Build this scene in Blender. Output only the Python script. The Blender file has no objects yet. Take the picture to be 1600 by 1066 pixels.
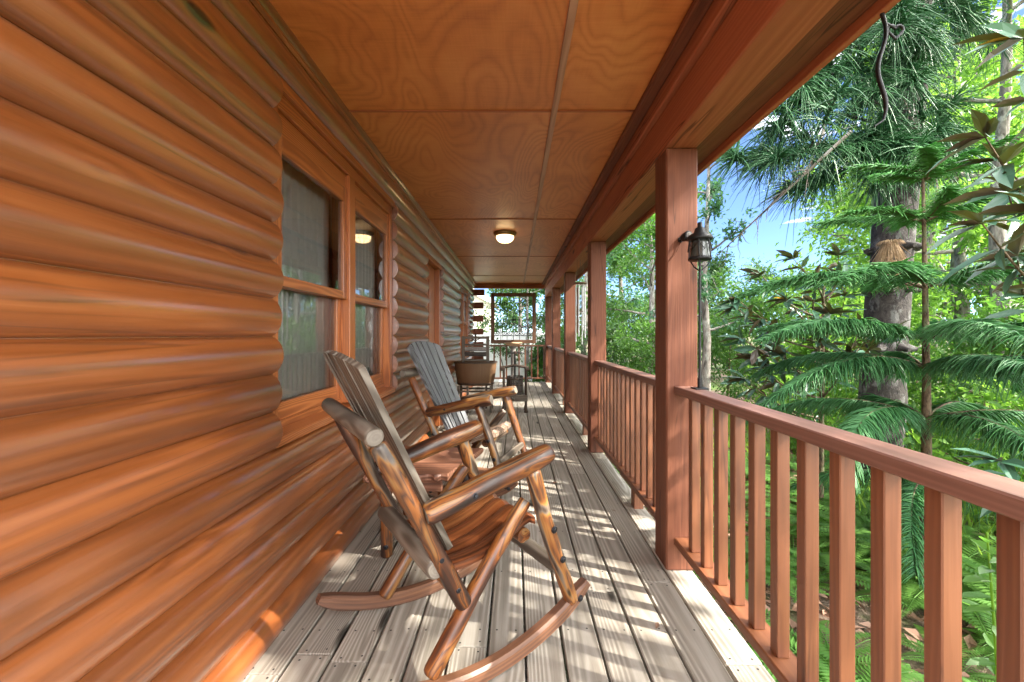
import bpy, math, random
import numpy as np
from mathutils import Vector, Matrix
PI = math.pi
rng = random.Random(7)
nr = np.random.RandomState(11)
scene = bpy.context.scene
col = scene.collection

# ------------------------------------------------------------------ helpers
class MB:
    """collects geometry, builds ONE mesh object"""
    def __init__(s):
        s.v = []; s.f = []; s.m = []; s.sm = []; s.wc = []; s.rn = []
    def add(s, vs, fs, wcs=None, rnd=0.5, mat=0, smooth=False):
        b = len(s.v)
        s.v.extend([tuple(p) for p in vs])
        s.wc.extend([tuple(p) for p in (wcs if wcs is not None else vs)])
        if isinstance(rnd, (int, float)): s.rn.extend([rnd]*len(vs))
        else: s.rn.extend(rnd)
        for f in fs:
            s.f.append(tuple(i+b for i in f)); s.m.append(mat); s.sm.append(smooth)
    def addnp(s, V, Fq, R, mat=0, smooth=False):
        b = len(s.v)
        L = V.tolist()
        s.v.extend(L); s.wc.extend(L); s.rn.extend(R.tolist())
        s.f.extend((Fq+b).tolist()); s.m.extend([mat]*len(Fq)); s.sm.extend([smooth]*len(Fq))
    def mesh(s, name, mats):
        me = bpy.data.meshes.new(name)
        me.from_pydata(s.v, [], s.f)
        for m in (mats if isinstance(mats, (list, tuple)) else [mats]): me.materials.append(m)
        me.polygons.foreach_set('material_index', s.m)
        me.polygons.foreach_set('use_smooth', s.sm)
        a = me.attributes.new('wc', 'FLOAT_VECTOR', 'POINT')
        a.data.foreach_set('vector', np.array(s.wc, dtype=np.float32).ravel())
        a = me.attributes.new('rnd', 'FLOAT', 'POINT')
        a.data.foreach_set('value', np.array(s.rn, dtype=np.float32))
        me.update()
        return me
    def build(s, name, mats, parent=None, loc=None):
        o = bpy.data.objects.new(name, s.mesh(name, mats))
        col.objects.link(o)
        if parent: o.parent = parent
        if loc: o.location = loc
        return o

def tag(o, label=None, cat=None, group=None, kind=None):
    if label: o['label'] = label
    if cat: o['category'] = cat
    if group: o['group'] = group
    if kind: o['kind'] = kind
    return o
def empty(name, loc, label, cat, group=None, rz=0):
    o = bpy.data.objects.new(name, None); col.objects.link(o)
    o.empty_display_size = .1
    o.location = loc; o.rotation_euler = (0, 0, rz)
    return tag(o, label, cat, group)

CH = None
def box(mb, x0, x1, y0, y1, z0, z1, axis=2, ch=.003, mat=0, rnd=None, M=None, smooth=False):
    """chamfered box with wood coordinates running along `axis`"""
    c = [(x0+x1)/2, (y0+y1)/2, (z0+z1)/2]; h = [abs(x1-x0)/2, abs(y1-y0)/2, abs(z1-z0)/2]
    ch = min(ch, min(h)*.45)
    vs = []; idx = {}
    for sx in (-1, 1):
        for sy in (-1, 1):
            for sz in (-1, 1):
                for a in range(3):
                    p = [sx*(h[0]-ch), sy*(h[1]-ch), sz*(h[2]-ch)]
                    s3 = (sx, sy, sz)
                    p[a] = s3[a]*h[a]
                    idx[(sx, sy, sz, a)] = len(vs); vs.append(p)
    fs = []
    def corner(a, sa, b, sb, cc, sc, k):
        s3 = [0, 0, 0]; s3[a] = sa; s3[b] = sb; s3[cc] = sc
        return idx[(s3[0], s3[1], s3[2], k)]
    for a in range(3):
        b, cc = (a+1) % 3, (a+2) % 3
        for sa in (-1, 1):
            q = [corner(a, sa, b, -1, cc, -1, a), corner(a, sa, b, 1, cc, -1, a), corner(a, sa, b, 1, cc, 1, a), corner(a, sa, b, -1, cc, 1, a)]
            fs.append(q if sa > 0 else q[::-1])
        # edges along axis a
        for sb in (-1, 1):
            for sc in (-1, 1):
                q = [corner(a, -1, b, sb, cc, sc, b), corner(a, 1, b, sb, cc, sc, b), corner(a, 1, b, sb, cc, sc, cc), corner(a, -1, b, sb, cc, sc, cc)]
                fs.append(q if sb*sc < 0 else q[::-1])
    for sx in (-1, 1):
        for sy in (-1, 1):
            for sz in (-1, 1):
                q = [idx[(sx, sy, sz, k)] for k in range(3)]
                fs.append(q if sx*sy*sz > 0 else q[::-1])
    w = []
    ox, oy = rng.uniform(-.03, .03), rng.choice([-1, 1])*rng.uniform(.03, .09)
    oz = rng.uniform(0, 60); tl = rng.uniform(-.028, .028)
    b, cc = [(1, 2), (0, 2), (0, 1)][axis]
    if h[b] < h[cc]: b, cc = cc, b
    for p in vs:
        w.append((p[b]+ox+tl*p[axis]*.6, p[cc]+oy+tl*p[axis], p[axis]+oz))
    P = [(p[0]+c[0], p[1]+c[1], p[2]+c[2]) for p in vs]
    if M is not None: P = [tuple(M @ Vector(p)) for p in P]
    mb.add(P, fs, w, rng.random() if rnd is None else rnd, mat, smooth)

def frames(pts):
    pts = [Vector(p) for p in pts]
    T = []
    for i in range(len(pts)):
        a = pts[max(i-1, 0)]; b = pts[min(i+1, len(pts)-1)]
        T.append((b-a).normalized())
    u = Vector((0, 0, 1)) if abs(T[0].z) < .9 else Vector((1, 0, 0))
    n = T[0].cross(u).normalized()
    N = []
    for t in T:
        n = (n - t*n.dot(t))
        n = n.normalized() if n.length > 1e-6 else t.orthogonal().normalized()
        N.append((n, t.cross(n).normalized()))
    return pts, T, N

def tube(mb, pts, rad, n=12, mat=0, capmat=None, rnd=None, wob=0., round_end=0., smooth=True, sq=None, wz=None):
    """swept tube; rad scalar or list; wob = relative lumpiness; round_end = end rounding length"""
    pts = [Vector(p) for p in pts]
    rads = list(rad) if isinstance(rad, (list, tuple)) else [rad]*len(pts)
    if round_end > 0:
        d0 = (pts[1]-pts[0]).normalized()*round_end; d1 = (pts[-2]-pts[-1]).normalized()*round_end
        pts = [pts[0], pts[0]+d0*.35, pts[0]+d0] + pts[1:-1] + [pts[-1]+d1, pts[-1]+d1*.35, pts[-1]]
        rads = [rads[0]*.78, rads[0]*.93, rads[0]] + rads[1:-1] + [rads[-1], rads[-1]*.93, rads[-1]*.78]
    pts, T, N = frames(pts)
    ph = [rng.uniform(0, 6.28) for _ in range(4)]
    oz = rng.uniform(0, 60) if wz is None else wz
    vs = []; w = []; L = 0
    ox, oy = rng.uniform(-.01, .01), rng.uniform(-.01, .01)
    for i, p in enumerate(pts):
        if i: L += (pts[i]-pts[i-1]).length
        for k in range(n):
            a = 2*PI*k/n
            r = rads[i]*(1+wob*(math.sin(a*2+ph[0]+L*6)*.5+math.sin(a*3+ph[1]-L*9)*.3+math.sin(L*14+ph[2]+a)*.5))
            ca, sa = math.cos(a), math.sin(a)
            if sq: ca *= sq[0]; sa *= sq[1]
            vs.append(p + N[i][0]*(r*ca) + N[i][1]*(r*sa))
            w.append((r*ca+ox, r*sa+oy, L+oz))
    fs = []
    for i in range(len(pts)-1):
        for k in range(n):
            k2 = (k+1) % n
            fs.append((i*n+k, i*n+k2, (i+1)*n+k2, (i+1)*n+k))
    rd = rng.random() if rnd is None else rnd
    mb.add(vs, fs, w, rd, mat, smooth)
    cm = mat if capmat is None else capmat
    m = len(pts)-1
    mb.add([vs[k] for k in range(n)], [tuple(range(n))[::-1]], [w[k] for k in range(n)], rd, cm)
    mb.add([vs[m*n+k] for k in range(n)], [tuple(range(n))], [w[m*n+k] for k in range(n)], rd, cm)

def line(a, b, k=6, sag=0., wig=0.):
    a = Vector(a); b = Vector(b); o = []
    sx, sy = rng.uniform(-1, 1), rng.uniform(-1, 1)
    for i in range(k+1):
        t = i/k
        p = a.lerp(b, t); s = math.sin(PI*t)
        p += Vector((sx*wig*s, sy*wig*s, -sag*s))
        o.append(p)
    return o

def lathe(mb, prof, n=32, mat=0, loc=(0, 0, 0), sx=1., sy=1., smooth=True, rnd=.5, wood=False):
    vs = []; w = []
    for r, z in prof:
        for k in range(n):
            a = 2*PI*k/n
            vs.append((loc[0]+r*math.cos(a)*sx, loc[1]+r*math.sin(a)*sy, loc[2]+z))
            w.append((a*max(r, .05)*3, r, z) if not wood else (abs(a-PI)*.3, .06, z+r*.2))
    fs = []
    for i in range(len(prof)-1):
        for k in range(n):
            k2 = (k+1) % n
            fs.append((i*n+k, i*n+k2, (i+1)*n+k2, (i+1)*n+k))
    mb.add(vs, fs, w, rnd, mat, smooth)

def sweep_rect(mb, pts, wy, wz, mat=0, rnd=None, ch=.006):
    """path in a vertical plane, rectangular section (wy across, wz tall), chamfered"""
    pts, T, N = frames(pts)
    sec = []
    hy, hz = wy/2, wz/2
    for (a, b) in ((-hy+ch, -hz), (hy-ch, -hz), (hy, -hz+ch), (hy, hz-ch), (hy-ch, hz), (-hy+ch, hz), (-hy, hz-ch), (-hy, -hz+ch)): sec.append((a, b))
    n = len(sec); vs = []; w = []; L = 0; oz = rng.uniform(0, 50); m = len(pts)-1
    for i, p in enumerate(pts):
        if i: L += (pts[i]-pts[i-1]).length
        k = 1.
        if i in (0, m): k = .55
        elif i in (1, m-1): k = .88
        t = T[i]; side = Vector((-t.y, t.x, 0)); side = side.normalized() if side.length > 1e-5 else Vector((0, 1, 0))
        up = t.cross(side).normalized()
        if up.z < 0: up = -up
        for a, b in sec:
            vs.append(p+side*a*(.8+.2*k)+up*b*k); w.append((a+.02, b+.03, L+oz))
    fs = []
    for i in range(m):
        for k in range(n):
            k2 = (k+1) % n
            fs.append((i*n+k, i*n+k2, (i+1)*n+k2, (i+1)*n+k))
    fs.append(tuple(range(n))[::-1]); fs.append(tuple(m*n+k for k in range(n)))
    mb.add(vs, fs, w, rng.random() if rnd is None else rnd, mat)

# ------------------------------------------------------------------ materials
def newmat(name):
    m = bpy.data.materials.new(name); m.use_nodes = True
    nt = m.node_tree; nt.nodes.clear()
    out = nt.nodes.new('ShaderNodeOutputMaterial')
    return m, nt, out
def N(nt, t, **kw):
    n = nt.nodes.new(t)
    for k, v in kw.items(): setattr(n, k, v)
    return n
def setin(nt, node, key, v):
    if isinstance(v, bpy.types.NodeSocket): nt.links.new(v, node.inputs[key])
    else: node.inputs[key].default_value = v
def math_(nt, op, a, b=None, c=None, clamp=False):
    n = N(nt, 'ShaderNodeMath', operation=op); n.use_clamp = clamp
    setin(nt, n, 0, a)
    if b is not None: setin(nt, n, 1, b)
    if c is not None: setin(nt, n, 2, c)
    return n.outputs[0]
def vmath(nt, op, a, b=None):
    n = N(nt, 'ShaderNodeVectorMath', operation=op)
    setin(nt, n, 0, a)
    if b is not None: setin(nt, n, 1, b)
    return n.outputs[1] if op in ('LENGTH', 'DISTANCE', 'DOT_PRODUCT') else n.outputs[0]
def ramp(nt, fac, stops, interp='LINEAR'):
    n = N(nt, 'ShaderNodeValToRGB'); cr = n.color_ramp; cr.interpolation = interp
    while len(cr.elements) < len(stops): cr.elements.new(.5)
    for e, (p, c) in zip(cr.elements, stops):
        e.position = p; e.color = (c[0], c[1], c[2], 1) if not isinstance(c, (int, float)) else (c, c, c, 1)
    nt.links.new(fac, n.inputs[0])
    return n.outputs[0]
def noise(nt, vec, scale=1., detail=3., rough=.55, dist=0.):
    n = N(nt, 'ShaderNodeTexNoise'); n.inputs['Scale'].default_value = scale; n.inputs['Detail'].default_value = detail
    n.inputs['Roughness'].default_value = rough; n.inputs['Distortion'].default_value = dist
    nt.links.new(vec, n.inputs['Vector'])
    return n.outputs[0]
def mixc(nt, fac, a, b, mode='MIX'):
    n = N(nt, 'ShaderNodeMix', data_type='RGBA', blend_type=mode)
    setin(nt, n, 0, fac)
    for k, v in ((6, a), (7, b)):
        if isinstance(v, tuple): v = (v[0], v[1], v[2], 1)
        setin(nt, n, k, v)
    return n.outputs[2]
def attr(nt, name, out):
    n = N(nt, 'ShaderNodeAttribute'); n.attribute_name = name
    return n.outputs[out]

def wood(name, stops, ring=900., rough=.5, bump=.25, wr=.4, wf=.3, wb=.3, knots=0., tint=.35, spec=.5, coat=0., warp=.035, knot_sc=(5, 5, 1.5), warpz=.7, dirt=None, fibre=140, bumpd=.004, bcon=1., crack=0., kinf=.22):
    m, nt, out = newmat(name)
    wc = attr(nt, 'wc', 'Vector'); rnd = attr(nt, 'rnd', 'Fac')
    lo = vmath(nt, 'MULTIPLY', wc, (7., 7., warpz))
    nz = N(nt, 'ShaderNodeTexNoise'); nz.inputs['Scale'].default_value = 1; nz.inputs['Detail'].default_value = 2
    nt.links.new(lo, nz.inputs['Vector'])
    off = vmath(nt, 'SCALE', vmath(nt, 'SUBTRACT', nz.outputs['Color'], (.5, .5, .5)))
    off.node.inputs['Scale'].default_value = warp*2
    w2 = vmath(nt, 'ADD', wc, off)
    knotv = None
    if knots > 0:
        kv = N(nt, 'ShaderNodeTexVoronoi'); kv.inputs['Scale'].default_value = 1
        nt.links.new(vmath(nt, 'MULTIPLY', wc, knot_sc), kv.inputs['Vector'])
        knotv = kv.outputs['Distance']
        infl = math_(nt, 'MULTIPLY', math_(nt, 'POWER', math_(nt, 'SUBTRACT', .42, knotv, clamp=True), 2.), kinf)
        cx = N(nt, 'ShaderNodeCombineXYZ'); nt.links.new(infl, cx.inputs[0]); nt.links.new(infl, cx.inputs[1])
        w2 = vmath(nt, 'ADD', w2, cx.outputs[0])
    flat = vmath(nt, 'MULTIPLY', w2, (1, 1, 0))
    r = vmath(nt, 'LENGTH', flat)
    rg = math_(nt, 'SINE', math_(nt, 'MULTIPLY', r, ring))
    rg = math_(nt, 'MULTIPLY_ADD', rg, .5, .5)
    rg = math_(nt, 'POWER', rg, 1.6)
    fb = noise(nt, vmath(nt, 'MULTIPLY', wc, (fibre, fibre, 4.)), 1, 3, .6)
    bg = noise(nt, vmath(nt, 'MULTIPLY', wc, (9, 9, .9)), 1, 3, .6)
    if bcon != 1.: bg = math_(nt, 'MULTIPLY_ADD', bg, bcon, .5-.5*bcon)
    val = math_(nt, 'ADD', math_(nt, 'MULTIPLY', rg, wr), math_(nt, 'ADD', math_(nt, 'MULTIPLY', fb, wf), math_(nt, 'MULTIPLY', bg, wb)))
    c = ramp(nt, val, stops)
    tn = math_(nt, 'MULTIPLY_ADD', rnd, tint, 1-tint/2)
    cc = N(nt, 'ShaderNodeCombineColor')
    for i in range(3): nt.links.new(tn, cc.inputs[i])
    c = mixc(nt, 1., c, cc.outputs[0], 'MULTIPLY')
    if dirt:
        dn = noise(nt, vmath(nt, 'MULTIPLY', wc, (14, 14, 3.)), 1, 5, .65)
        c = mixc(nt, ramp(nt, dn, [(.5, 0.), (.72, 1.)]), c, dirt)
    if crack:
        cn = noise(nt, vmath(nt, 'MULTIPLY', w2, (16, 16, .55)), 1, 2, .5)
        cm = noise(nt, vmath(nt, 'MULTIPLY', wc, (5, 5, .8)), 1.7, 2, .5)
        ck = ramp(nt, math_(nt, 'ABSOLUTE', math_(nt, 'SUBTRACT', cn, .5)), [(.0, 1.), (.009, .8), (.018, 0.)])
        ck = math_(nt, 'MULTIPLY', ck, ramp(nt, cm, [(.50, 0.), (.60, crack)]))
        c = mixc(nt, ck, c, tuple(x*.3 for x in stops[0][1]))
    if knotv is not None:
        k = ramp(nt, knotv, [(0, 1.), (.07*knots, .9), (.13*knots, 0.)])
        c = mixc(nt, k, c, tuple(x*.16 for x in stops[0][1]))
    b = N(nt, 'ShaderNodeBsdfPrincipled')
    nt.links.new(c, b.inputs['Base Color'])
    rr = math_(nt, 'MULTIPLY_ADD', fb, .25, rough-.12)
    nt.links.new(rr, b.inputs['Roughness'])
    b.inputs['Specular IOR Level'].default_value = spec
    if coat: b.inputs['Coat Weight'].default_value = coat; b.inputs['Coat Roughness'].default_value = .25 if coat < .9 else .2; b.inputs['Coat IOR'].default_value = 1.5 if coat < .9 else 1.75
    bp = N(nt, 'ShaderNodeBump'); bp.inputs['Strength'].default_value = bump; bp.inputs['Distance'].default_value = bumpd
    nt.links.new(val, bp.inputs['Height']); nt.links.new(bp.outputs[0], b.inputs['Normal'])
    nt.links.new(b.outputs[0], out.inputs[0])
    return m

def simple(name, c, rough=.5, metal=0., bump=0., sc=60., var=.25, spec=.5):
    m, nt, out = newmat(name)
    b = N(nt, 'ShaderNodeBsdfPrincipled')
    tc = N(nt, 'ShaderNodeTexCoord')
    nz = noise(nt, tc.outputs['Object'], sc, 4, .6)
    cl = ramp(nt, nz, [(.25, tuple(x*(1-var) for x in c)), (.75, tuple(min(1, x*(1+var)) for x in c))])
    nt.links.new(cl, b.inputs['Base Color'])
    b.inputs['Roughness'].default_value = rough; b.inputs['Metallic'].default_value = metal
    b.inputs['Specular IOR Level'].default_value = spec
    if bump:
        bp = N(nt, 'ShaderNodeBump'); bp.inputs['Strength'].default_value = bump; bp.inputs['Distance'].default_value = .01
        nt.links.new(nz, bp.inputs['Height']); nt.links.new(bp.outputs[0], b.inputs['Normal'])
    nt.links.new(b.outputs[0], out.inputs[0])
    return m

def leafmat(name, c1, c2, back=None, trans=.4, rough=.45, tcol=None, spec=.4):
    """c1..c2 varied per leaf by the rnd attribute; the underside may have a colour of its own"""
    m, nt, out = newmat(name)
    rnd = attr(nt, 'rnd', 'Fac')
    c = mixc(nt, rnd, c1, c2)
    if back:
        g = N(nt, 'ShaderNodeNewGeometry')
        c = mixc(nt, g.outputs['Backfacing'], c, back)
    b = N(nt, 'ShaderNodeBsdfPrincipled'); nt.links.new(c, b.inputs['Base Color'])
    b.inputs['Roughness'].default_value = rough; b.inputs['Specular IOR Level'].default_value = spec
    t = N(nt, 'ShaderNodeBsdfTranslucent')
    if tcol:
        tc = mixc(nt, rnd, tcol, tuple(x*1.3 for x in tcol)); nt.links.new(tc, t.inputs[0])
    else: nt.links.new(c, t.inputs[0])
    mx = N(nt, 'ShaderNodeMixShader'); mx.inputs[0].default_value = trans
    nt.links.new(b.outputs[0], mx.inputs[1]); nt.links.new(t.outputs[0], mx.inputs[2])
    nt.links.new(mx.outputs[0], out.inputs[0])
    return m

M = {}
M['log'] = wood('stained_log', [(.22, (.15, .040, .009)), (.42, (.235, .066, .014)), (.58, (.285, .084, .019)), (.78, (.35, .115, .030))], ring=700, rough=.34, spec=1., bump=.7, kinf=.09, knots=1.1, knot_sc=(.8, 7., 2.), tint=.34, coat=1., crack=.4, fibre=80, wr=.22, wf=.30, wb=.42, warp=.03, warpz=.4)
M['trim'] = wood('stained_trim', [(.2, (.22, .062, .018)), (.5, (.40, .125, .034)), (.85, (.52, .19, .06))], ring=900, rough=.36, bump=.15, coat=.3, tint=.2)
M['post'] = wood('brown_stained_timber', [(.22, (.075, .026, .014)), (.45, (.15, .052, .027)), (.62, (.185, .067, .035)), (.82, (.24, .098, .055))], ring=560, rough=.62, bump=.55, tint=.16, wr=.14, wf=.46, wb=.45, crack=.7, knots=.8, knot_sc=(4, 4, 1.3), spec=.3, fibre=220)
M['rail'] = wood('brown_stained_rail', [(.22, (.10, .032, .014)), (.45, (.175, .060, .024)), (.62, (.215, .079, .032)), (.82, (.27, .115, .052))], ring=420, rough=.45, spec=.7, bump=.25, tint=.3, wr=.14, wf=.36, wb=.5, crack=.5, knots=.55, knot_sc=(7, 7, 1.5))
M['deck'] = wood('weathered_deck_board', [(.18, (.155, .132, .104)), (.42, (.285, .255, .212)), (.60, (.36, .328, .28)), (.85, (.44, .405, .35))], ring=520, rough=.68, bump=.6, tint=.36, knots=.8, knot_sc=(4.5, 4.5, 1.1), wr=.34, wf=.34, wb=.4, spec=.25, dirt=(.30, .265, .215), warp=.02, warpz=.45, bumpd=.003)
M['railcap'] = wood('weathered_rail_cap', [(.22, (.10, .044, .030)), (.45, (.19, .088, .062)), (.62, (.235, .115, .084)), (.82, (.30, .16, .12))], ring=420, rough=.5, spec=.7, bump=.25, tint=.2, wr=.14, wf=.36, wb=.5, crack=.6)
M['beam'] = wood('beam_timber', [(.15, (.24, .072, .034)), (.5, (.37, .125, .060)), (.85, (.47, .185, .095))], ring=380, rough=.6, bump=.4, tint=.15, wr=.16, wf=.4, wb=.45, crack=.8, knots=.9, knot_sc=(4, 4, 1.), spec=.3)
M['cedar'] = wood('polished_cedar_log', [(.22, (.012, .008, .007)), (.38, (.04, .015, .008)), (.46, (.115, .034, .009)), (.52, (.21, .070, .013)), (.56, (.05, .021, .012)), (.60, (.155, .054, .013)), (.66, (.27, .125, .033)), (.72, (.13, .10, .075)), (.80, (.035, .018, .011))], ring=210, rough=.44, bump=.5, kinf=.05, knots=.7, knot_sc=(9, 9, 3.), tint=.5, coat=.18, fibre=70, wr=.2, wf=.2, wb=.72, warp=.06, warpz=2.2, bcon=2.2)
M['cedar_grey'] = wood('weathered_cedar', [(.2, (.035, .025, .018)), (.42, (.09, .070, .052)), (.6, (.145, .120, .092)), (.85, (.21, .18, .145))], ring=420, rough=.55, bump=.35, knots=.9, knot_sc=(8, 8, 2.), tint=.3, coat=.1, wr=.4, wf=.3, wb=.4)
M['cedar_slat'] = wood('weathered_sheen_slat', [(.2, (.05, .045, .043)), (.42, (.12, .122, .13)), (.6, (.215, .225, .24)), (.85, (.32, .335, .36))], ring=700, rough=.42, bump=.35, knots=.4, tint=.3, coat=.2)  # weathered grey with the blue sky sheen mixed into the colour
M['cedar_seat'] = wood('reddish_cedar_slat', [(.2, (.025, .010, .006)), (.4, (.09, .026, .010)), (.6, (.20, .060, .018)), (.85, (.32, .13, .045))], ring=500, rough=.34, bump=.25, tint=.5, coat=.25, wr=.16, wf=.25, wb=.7, bcon=1.5)
M['strip'] = wood('pale_pink_strip', [(.2, (.30, .15, .10)), (.5, (.42, .235, .17)), (.85, (.52, .32, .24))], ring=500, rough=.5)
M['pale_seat'] = wood('pale_seat_slat', [(.2, (.13, .075, .05)), (.5, (.27, .19, .14)), (.85, (.38, .30, .24))], ring=500, rough=.45, bump=.3, tint=.3, coat=.2)
M['rocker'] = wood('worn_rocker_wood', [(.2, (.035, .022, .017)), (.42, (.12, .055, .032)), (.6, (.21, .095, .048)), (.85, (.28, .19, .14))], ring=380, rough=.5, bump=.35, knots=.5, tint=.3, coat=.1, wr=.12, wf=.3, wb=.6, bcon=1.5, kinf=.06)
M['cut_end'] = wood('sawn_log_end', [(.2, (.11, .09, .07)), (.6, (.19, .165, .135)), (.9, (.26, .23, .19))], ring=700, rough=.75, bump=.2, tint=.3, wr=.12, wf=.3, wb=.5)
M['slab'] = wood('table_slab', [(.2, (.14, .058, .034)), (.5, (.29, .125, .075)), (.85, (.42, .21, .13))], ring=420, rough=.45, bump=.3, knots=.7, tint=.1, coat=.15)
M['tub'] = wood('old_tub_wood', [(.2, (.09, .046, .021)), (.5, (.175, .09, .042)), (.85, (.25, .145, .07))], ring=600, rough=.6, bump=.4, tint=.2)
M['greywood'] = wood('old_grey_wood', [(.2, (.06, .048, .038)), (.5, (.14, .115, .09)), (.85, (.22, .19, .15))], ring=600, rough=.7, bump=.4, tint=.3)
M['darkwood'] = wood('dark_stave_wood', [(.2, (.035, .028, .025)), (.5, (.08, .066, .058)), (.85, (.14, .115, .1))], ring=600, rough=.7, bump=.4, tint=.5)
M['framewood'] = wood('brown_frame_wood', [(.2, (.075, .033, .016)), (.5, (.15, .07, .034)), (.85, (.22, .11, .055))], ring=600, rough=.55, bump=.3, tint=.2)
M['iron'] = simple('black_iron', (.02, .02, .021), .45, .6, .15, 90)
M['rust'] = simple('rusty_iron', (.085, .060, .045), .7, .4, .3, 120, .5)
M['bolt'] = simple('dark_bolt', (.035, .035, .04), .4, .8, .1, 200)
M['nail'] = simple('nail_head', (.05, .045, .04), .6, .5)
M['white_pvc'] = simple('white_vinyl', (.78, .78, .77), .4, 0, 0, 8, .03)
M['chime'] = simple('pale_chime_tube', (.62, .63, .62), .35, .3, 0, 20, .15)
M['cream'] = simple('cream_siding', (.66, .61, .49), .75, 0, .05, 30, .05)
M['roof'] = simple('shingle', (.17, .15, .14), .9, 0, .4, 40, .3)
M['stone'] = simple('grey_stone', (.27, .25, .23), .85, 0, .3, 60, .25)
M['tan_stone'] = simple('tan_stone', (.62, .42, .26), .7, 0, .1, 60, .2)
M['interior'] = simple('interior_plaster', (.42, .38, .33), .9, 0, 0, 5, .1)
M['veil'] = simple('pale_veil', (.86, .84, .77), .7, 0, 0, 30, .06)
M['brass'] = simple('aged_brass', (.30, .20, .09), .38, .8, .1, 50)
M['bark'] = None

def barkmat(name, a, b_, lichen, sc=(28, 28, 9), bump=1.):
    m, nt, out = newmat(name)
    wc = attr(nt, 'wc', 'Vector')
    v = vmath(nt, 'MULTIPLY', wc, sc)
    n1 = noise(nt, v, 1, 6, .7, .6)
    n2 = noise(nt, vmath(nt, 'MULTIPLY', wc, (11, 11, 6)), 1, 4, .65)
    c = ramp(nt, n1, [(.40, a), (.60, b_)])
    c = mixc(nt, ramp(nt, n2, [(.53, 0.), (.60, .85)]), c, lichen)
    c = mixc(nt, ramp(nt, n1, [(.36, 1.), (.43, 0.)]), c, tuple(x*.5 for x in a))
    b = N(nt, 'ShaderNodeBsdfPrincipled'); nt.links.new(c, b.inputs['Base Color']); b.inputs['Roughness'].default_value = .9
    bp = N(nt, 'ShaderNodeBump'); bp.inputs['Strength'].default_value = bump; bp.inputs['Distance'].default_value = .02
    nt.links.new(n1, bp.inputs['Height']); nt.links.new(bp.outputs[0], b.inputs['Normal'])
    nt.links.new(b.outputs[0], out.inputs[0])
    return m
M['bark'] = barkmat('conifer_bark', (.022, .017, .016), (.050, .041, .036), (.125, .122, .115), (30, 30, 19), 1.)
M['bark_grey'] = barkmat('grey_bark', (.10, .085, .072), (.24, .215, .19), (.32, .32, .28), (18, 18, 5), .6)
M['bark_young'] = barkmat('young_bark', (.07, .045, .028), (.17, .12, .07), (.13, .15, .07), (60, 60, 20), .5)
M['deadwood'] = barkmat('dead_branch', (.16, .13, .105), (.34, .30, .26), (.4, .38, .35), (30, 30, 6), .4)

def ply():
    m, nt, out = newmat('stained_plywood')
    wc = attr(nt, 'wc', 'Vector'); rnd = attr(nt, 'rnd', 'Fac')
    w = noise(nt, vmath(nt, 'MULTIPLY', wc, (1.9, .75, 1.)), 1, 1.8, .45, .6)
    rg = math_(nt, 'POWER', math_(nt, 'MULTIPLY_ADD', math_(nt, 'SINE', math_(nt, 'MULTIPLY', math_(nt, 'ADD', w, math_(nt, 'MULTIPLY', noise(nt, vmath(nt, 'MULTIPLY', wc, (9., 5., 1.)), 1, 3, .6), .025)), 150.)), .5, .5), .55)
    fb = noise(nt, vmath(nt, 'MULTIPLY', wc, (6., 90., 1.)), 1, 3, .6)
    fb2 = noise(nt, vmath(nt, 'MULTIPLY', wc, (120., 5., 1.)), 1, 3, .6)
    bg = noise(nt, wc, 1.6, 3, .6)
    val = math_(nt, 'ADD', math_(nt, 'MULTIPLY', math_(nt, 'MULTIPLY', rg, noise(nt, vmath(nt, 'MULTIPLY', wc, (1.1, .9, 1.)), 1, 2, .5)), .30), math_(nt, 'ADD', math_(nt, 'MULTIPLY', fb, .22), math_(nt, 'ADD', math_(nt, 'MULTIPLY', fb2, .14), math_(nt, 'MULTIPLY', bg, .50))))
    c = ramp(nt, val, [(.32, (.44, .135, .030)), (.52, (.60, .215, .056)), (.76, (.72, .31, .10))])
    tn = math_(nt, 'MULTIPLY_ADD', rnd, .2, .9)
    cc = N(nt, 'ShaderNodeCombineColor')
    for i in range(3): nt.links.new(tn, cc.inputs[i])
    c = mixc(nt, 1., c, cc.outputs[0], 'MULTIPLY')
    b = N(nt, 'ShaderNodeBsdfPrincipled'); nt.links.new(c, b.inputs['Base Color'])
    b.inputs['Roughness'].default_value = .42; b.inputs['Coat Weight'].default_value = .3; b.inputs['Coat Roughness'].default_value = .3
    bp = N(nt, 'ShaderNodeBump'); bp.inputs['Strength'].default_value = .12; bp.inputs['Distance'].default_value = .004
    nt.links.new(val, bp.inputs['Height']); nt.links.new(bp.outputs[0], b.inputs['Normal'])
    nt.links.new(b.outputs[0], out.inputs[0])
    return m
M['ply'] = ply()

def glassmat():
    m, nt, out = newmat('window_glass')
    fr = N(nt, 'ShaderNodeFresnel'); fr.inputs[0].default_value = 2.9
    t = N(nt, 'ShaderNodeBsdfTransparent'); t.inputs[0].default_value = (.96, .97, .96, 1)
    g = N(nt, 'ShaderNodeBsdfGlossy'); g.inputs['Roughness'].default_value = .015
    mx = N(nt, 'ShaderNodeMixShader')
    nt.links.new(fr.outputs[0], mx.inputs[0]); nt.links.new(t.outputs[0], mx.inputs[1]); nt.links.new(g.outputs[0], mx.inputs[2])
    nt.links.new(mx.outputs[0], out.inputs[0])
    return m
M['glass'] = glassmat()
def lampglass():
    m, nt, out = newmat('lit_lamp_glass')
    e = N(nt, 'ShaderNodeEmission'); e.inputs[0].default_value = (1, .66, .32, 1); e.inputs[1].default_value = 1.4
    nt.links.new(e.outputs[0], out.inputs[0]); return m
M['lamp'] = lampglass()

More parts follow.
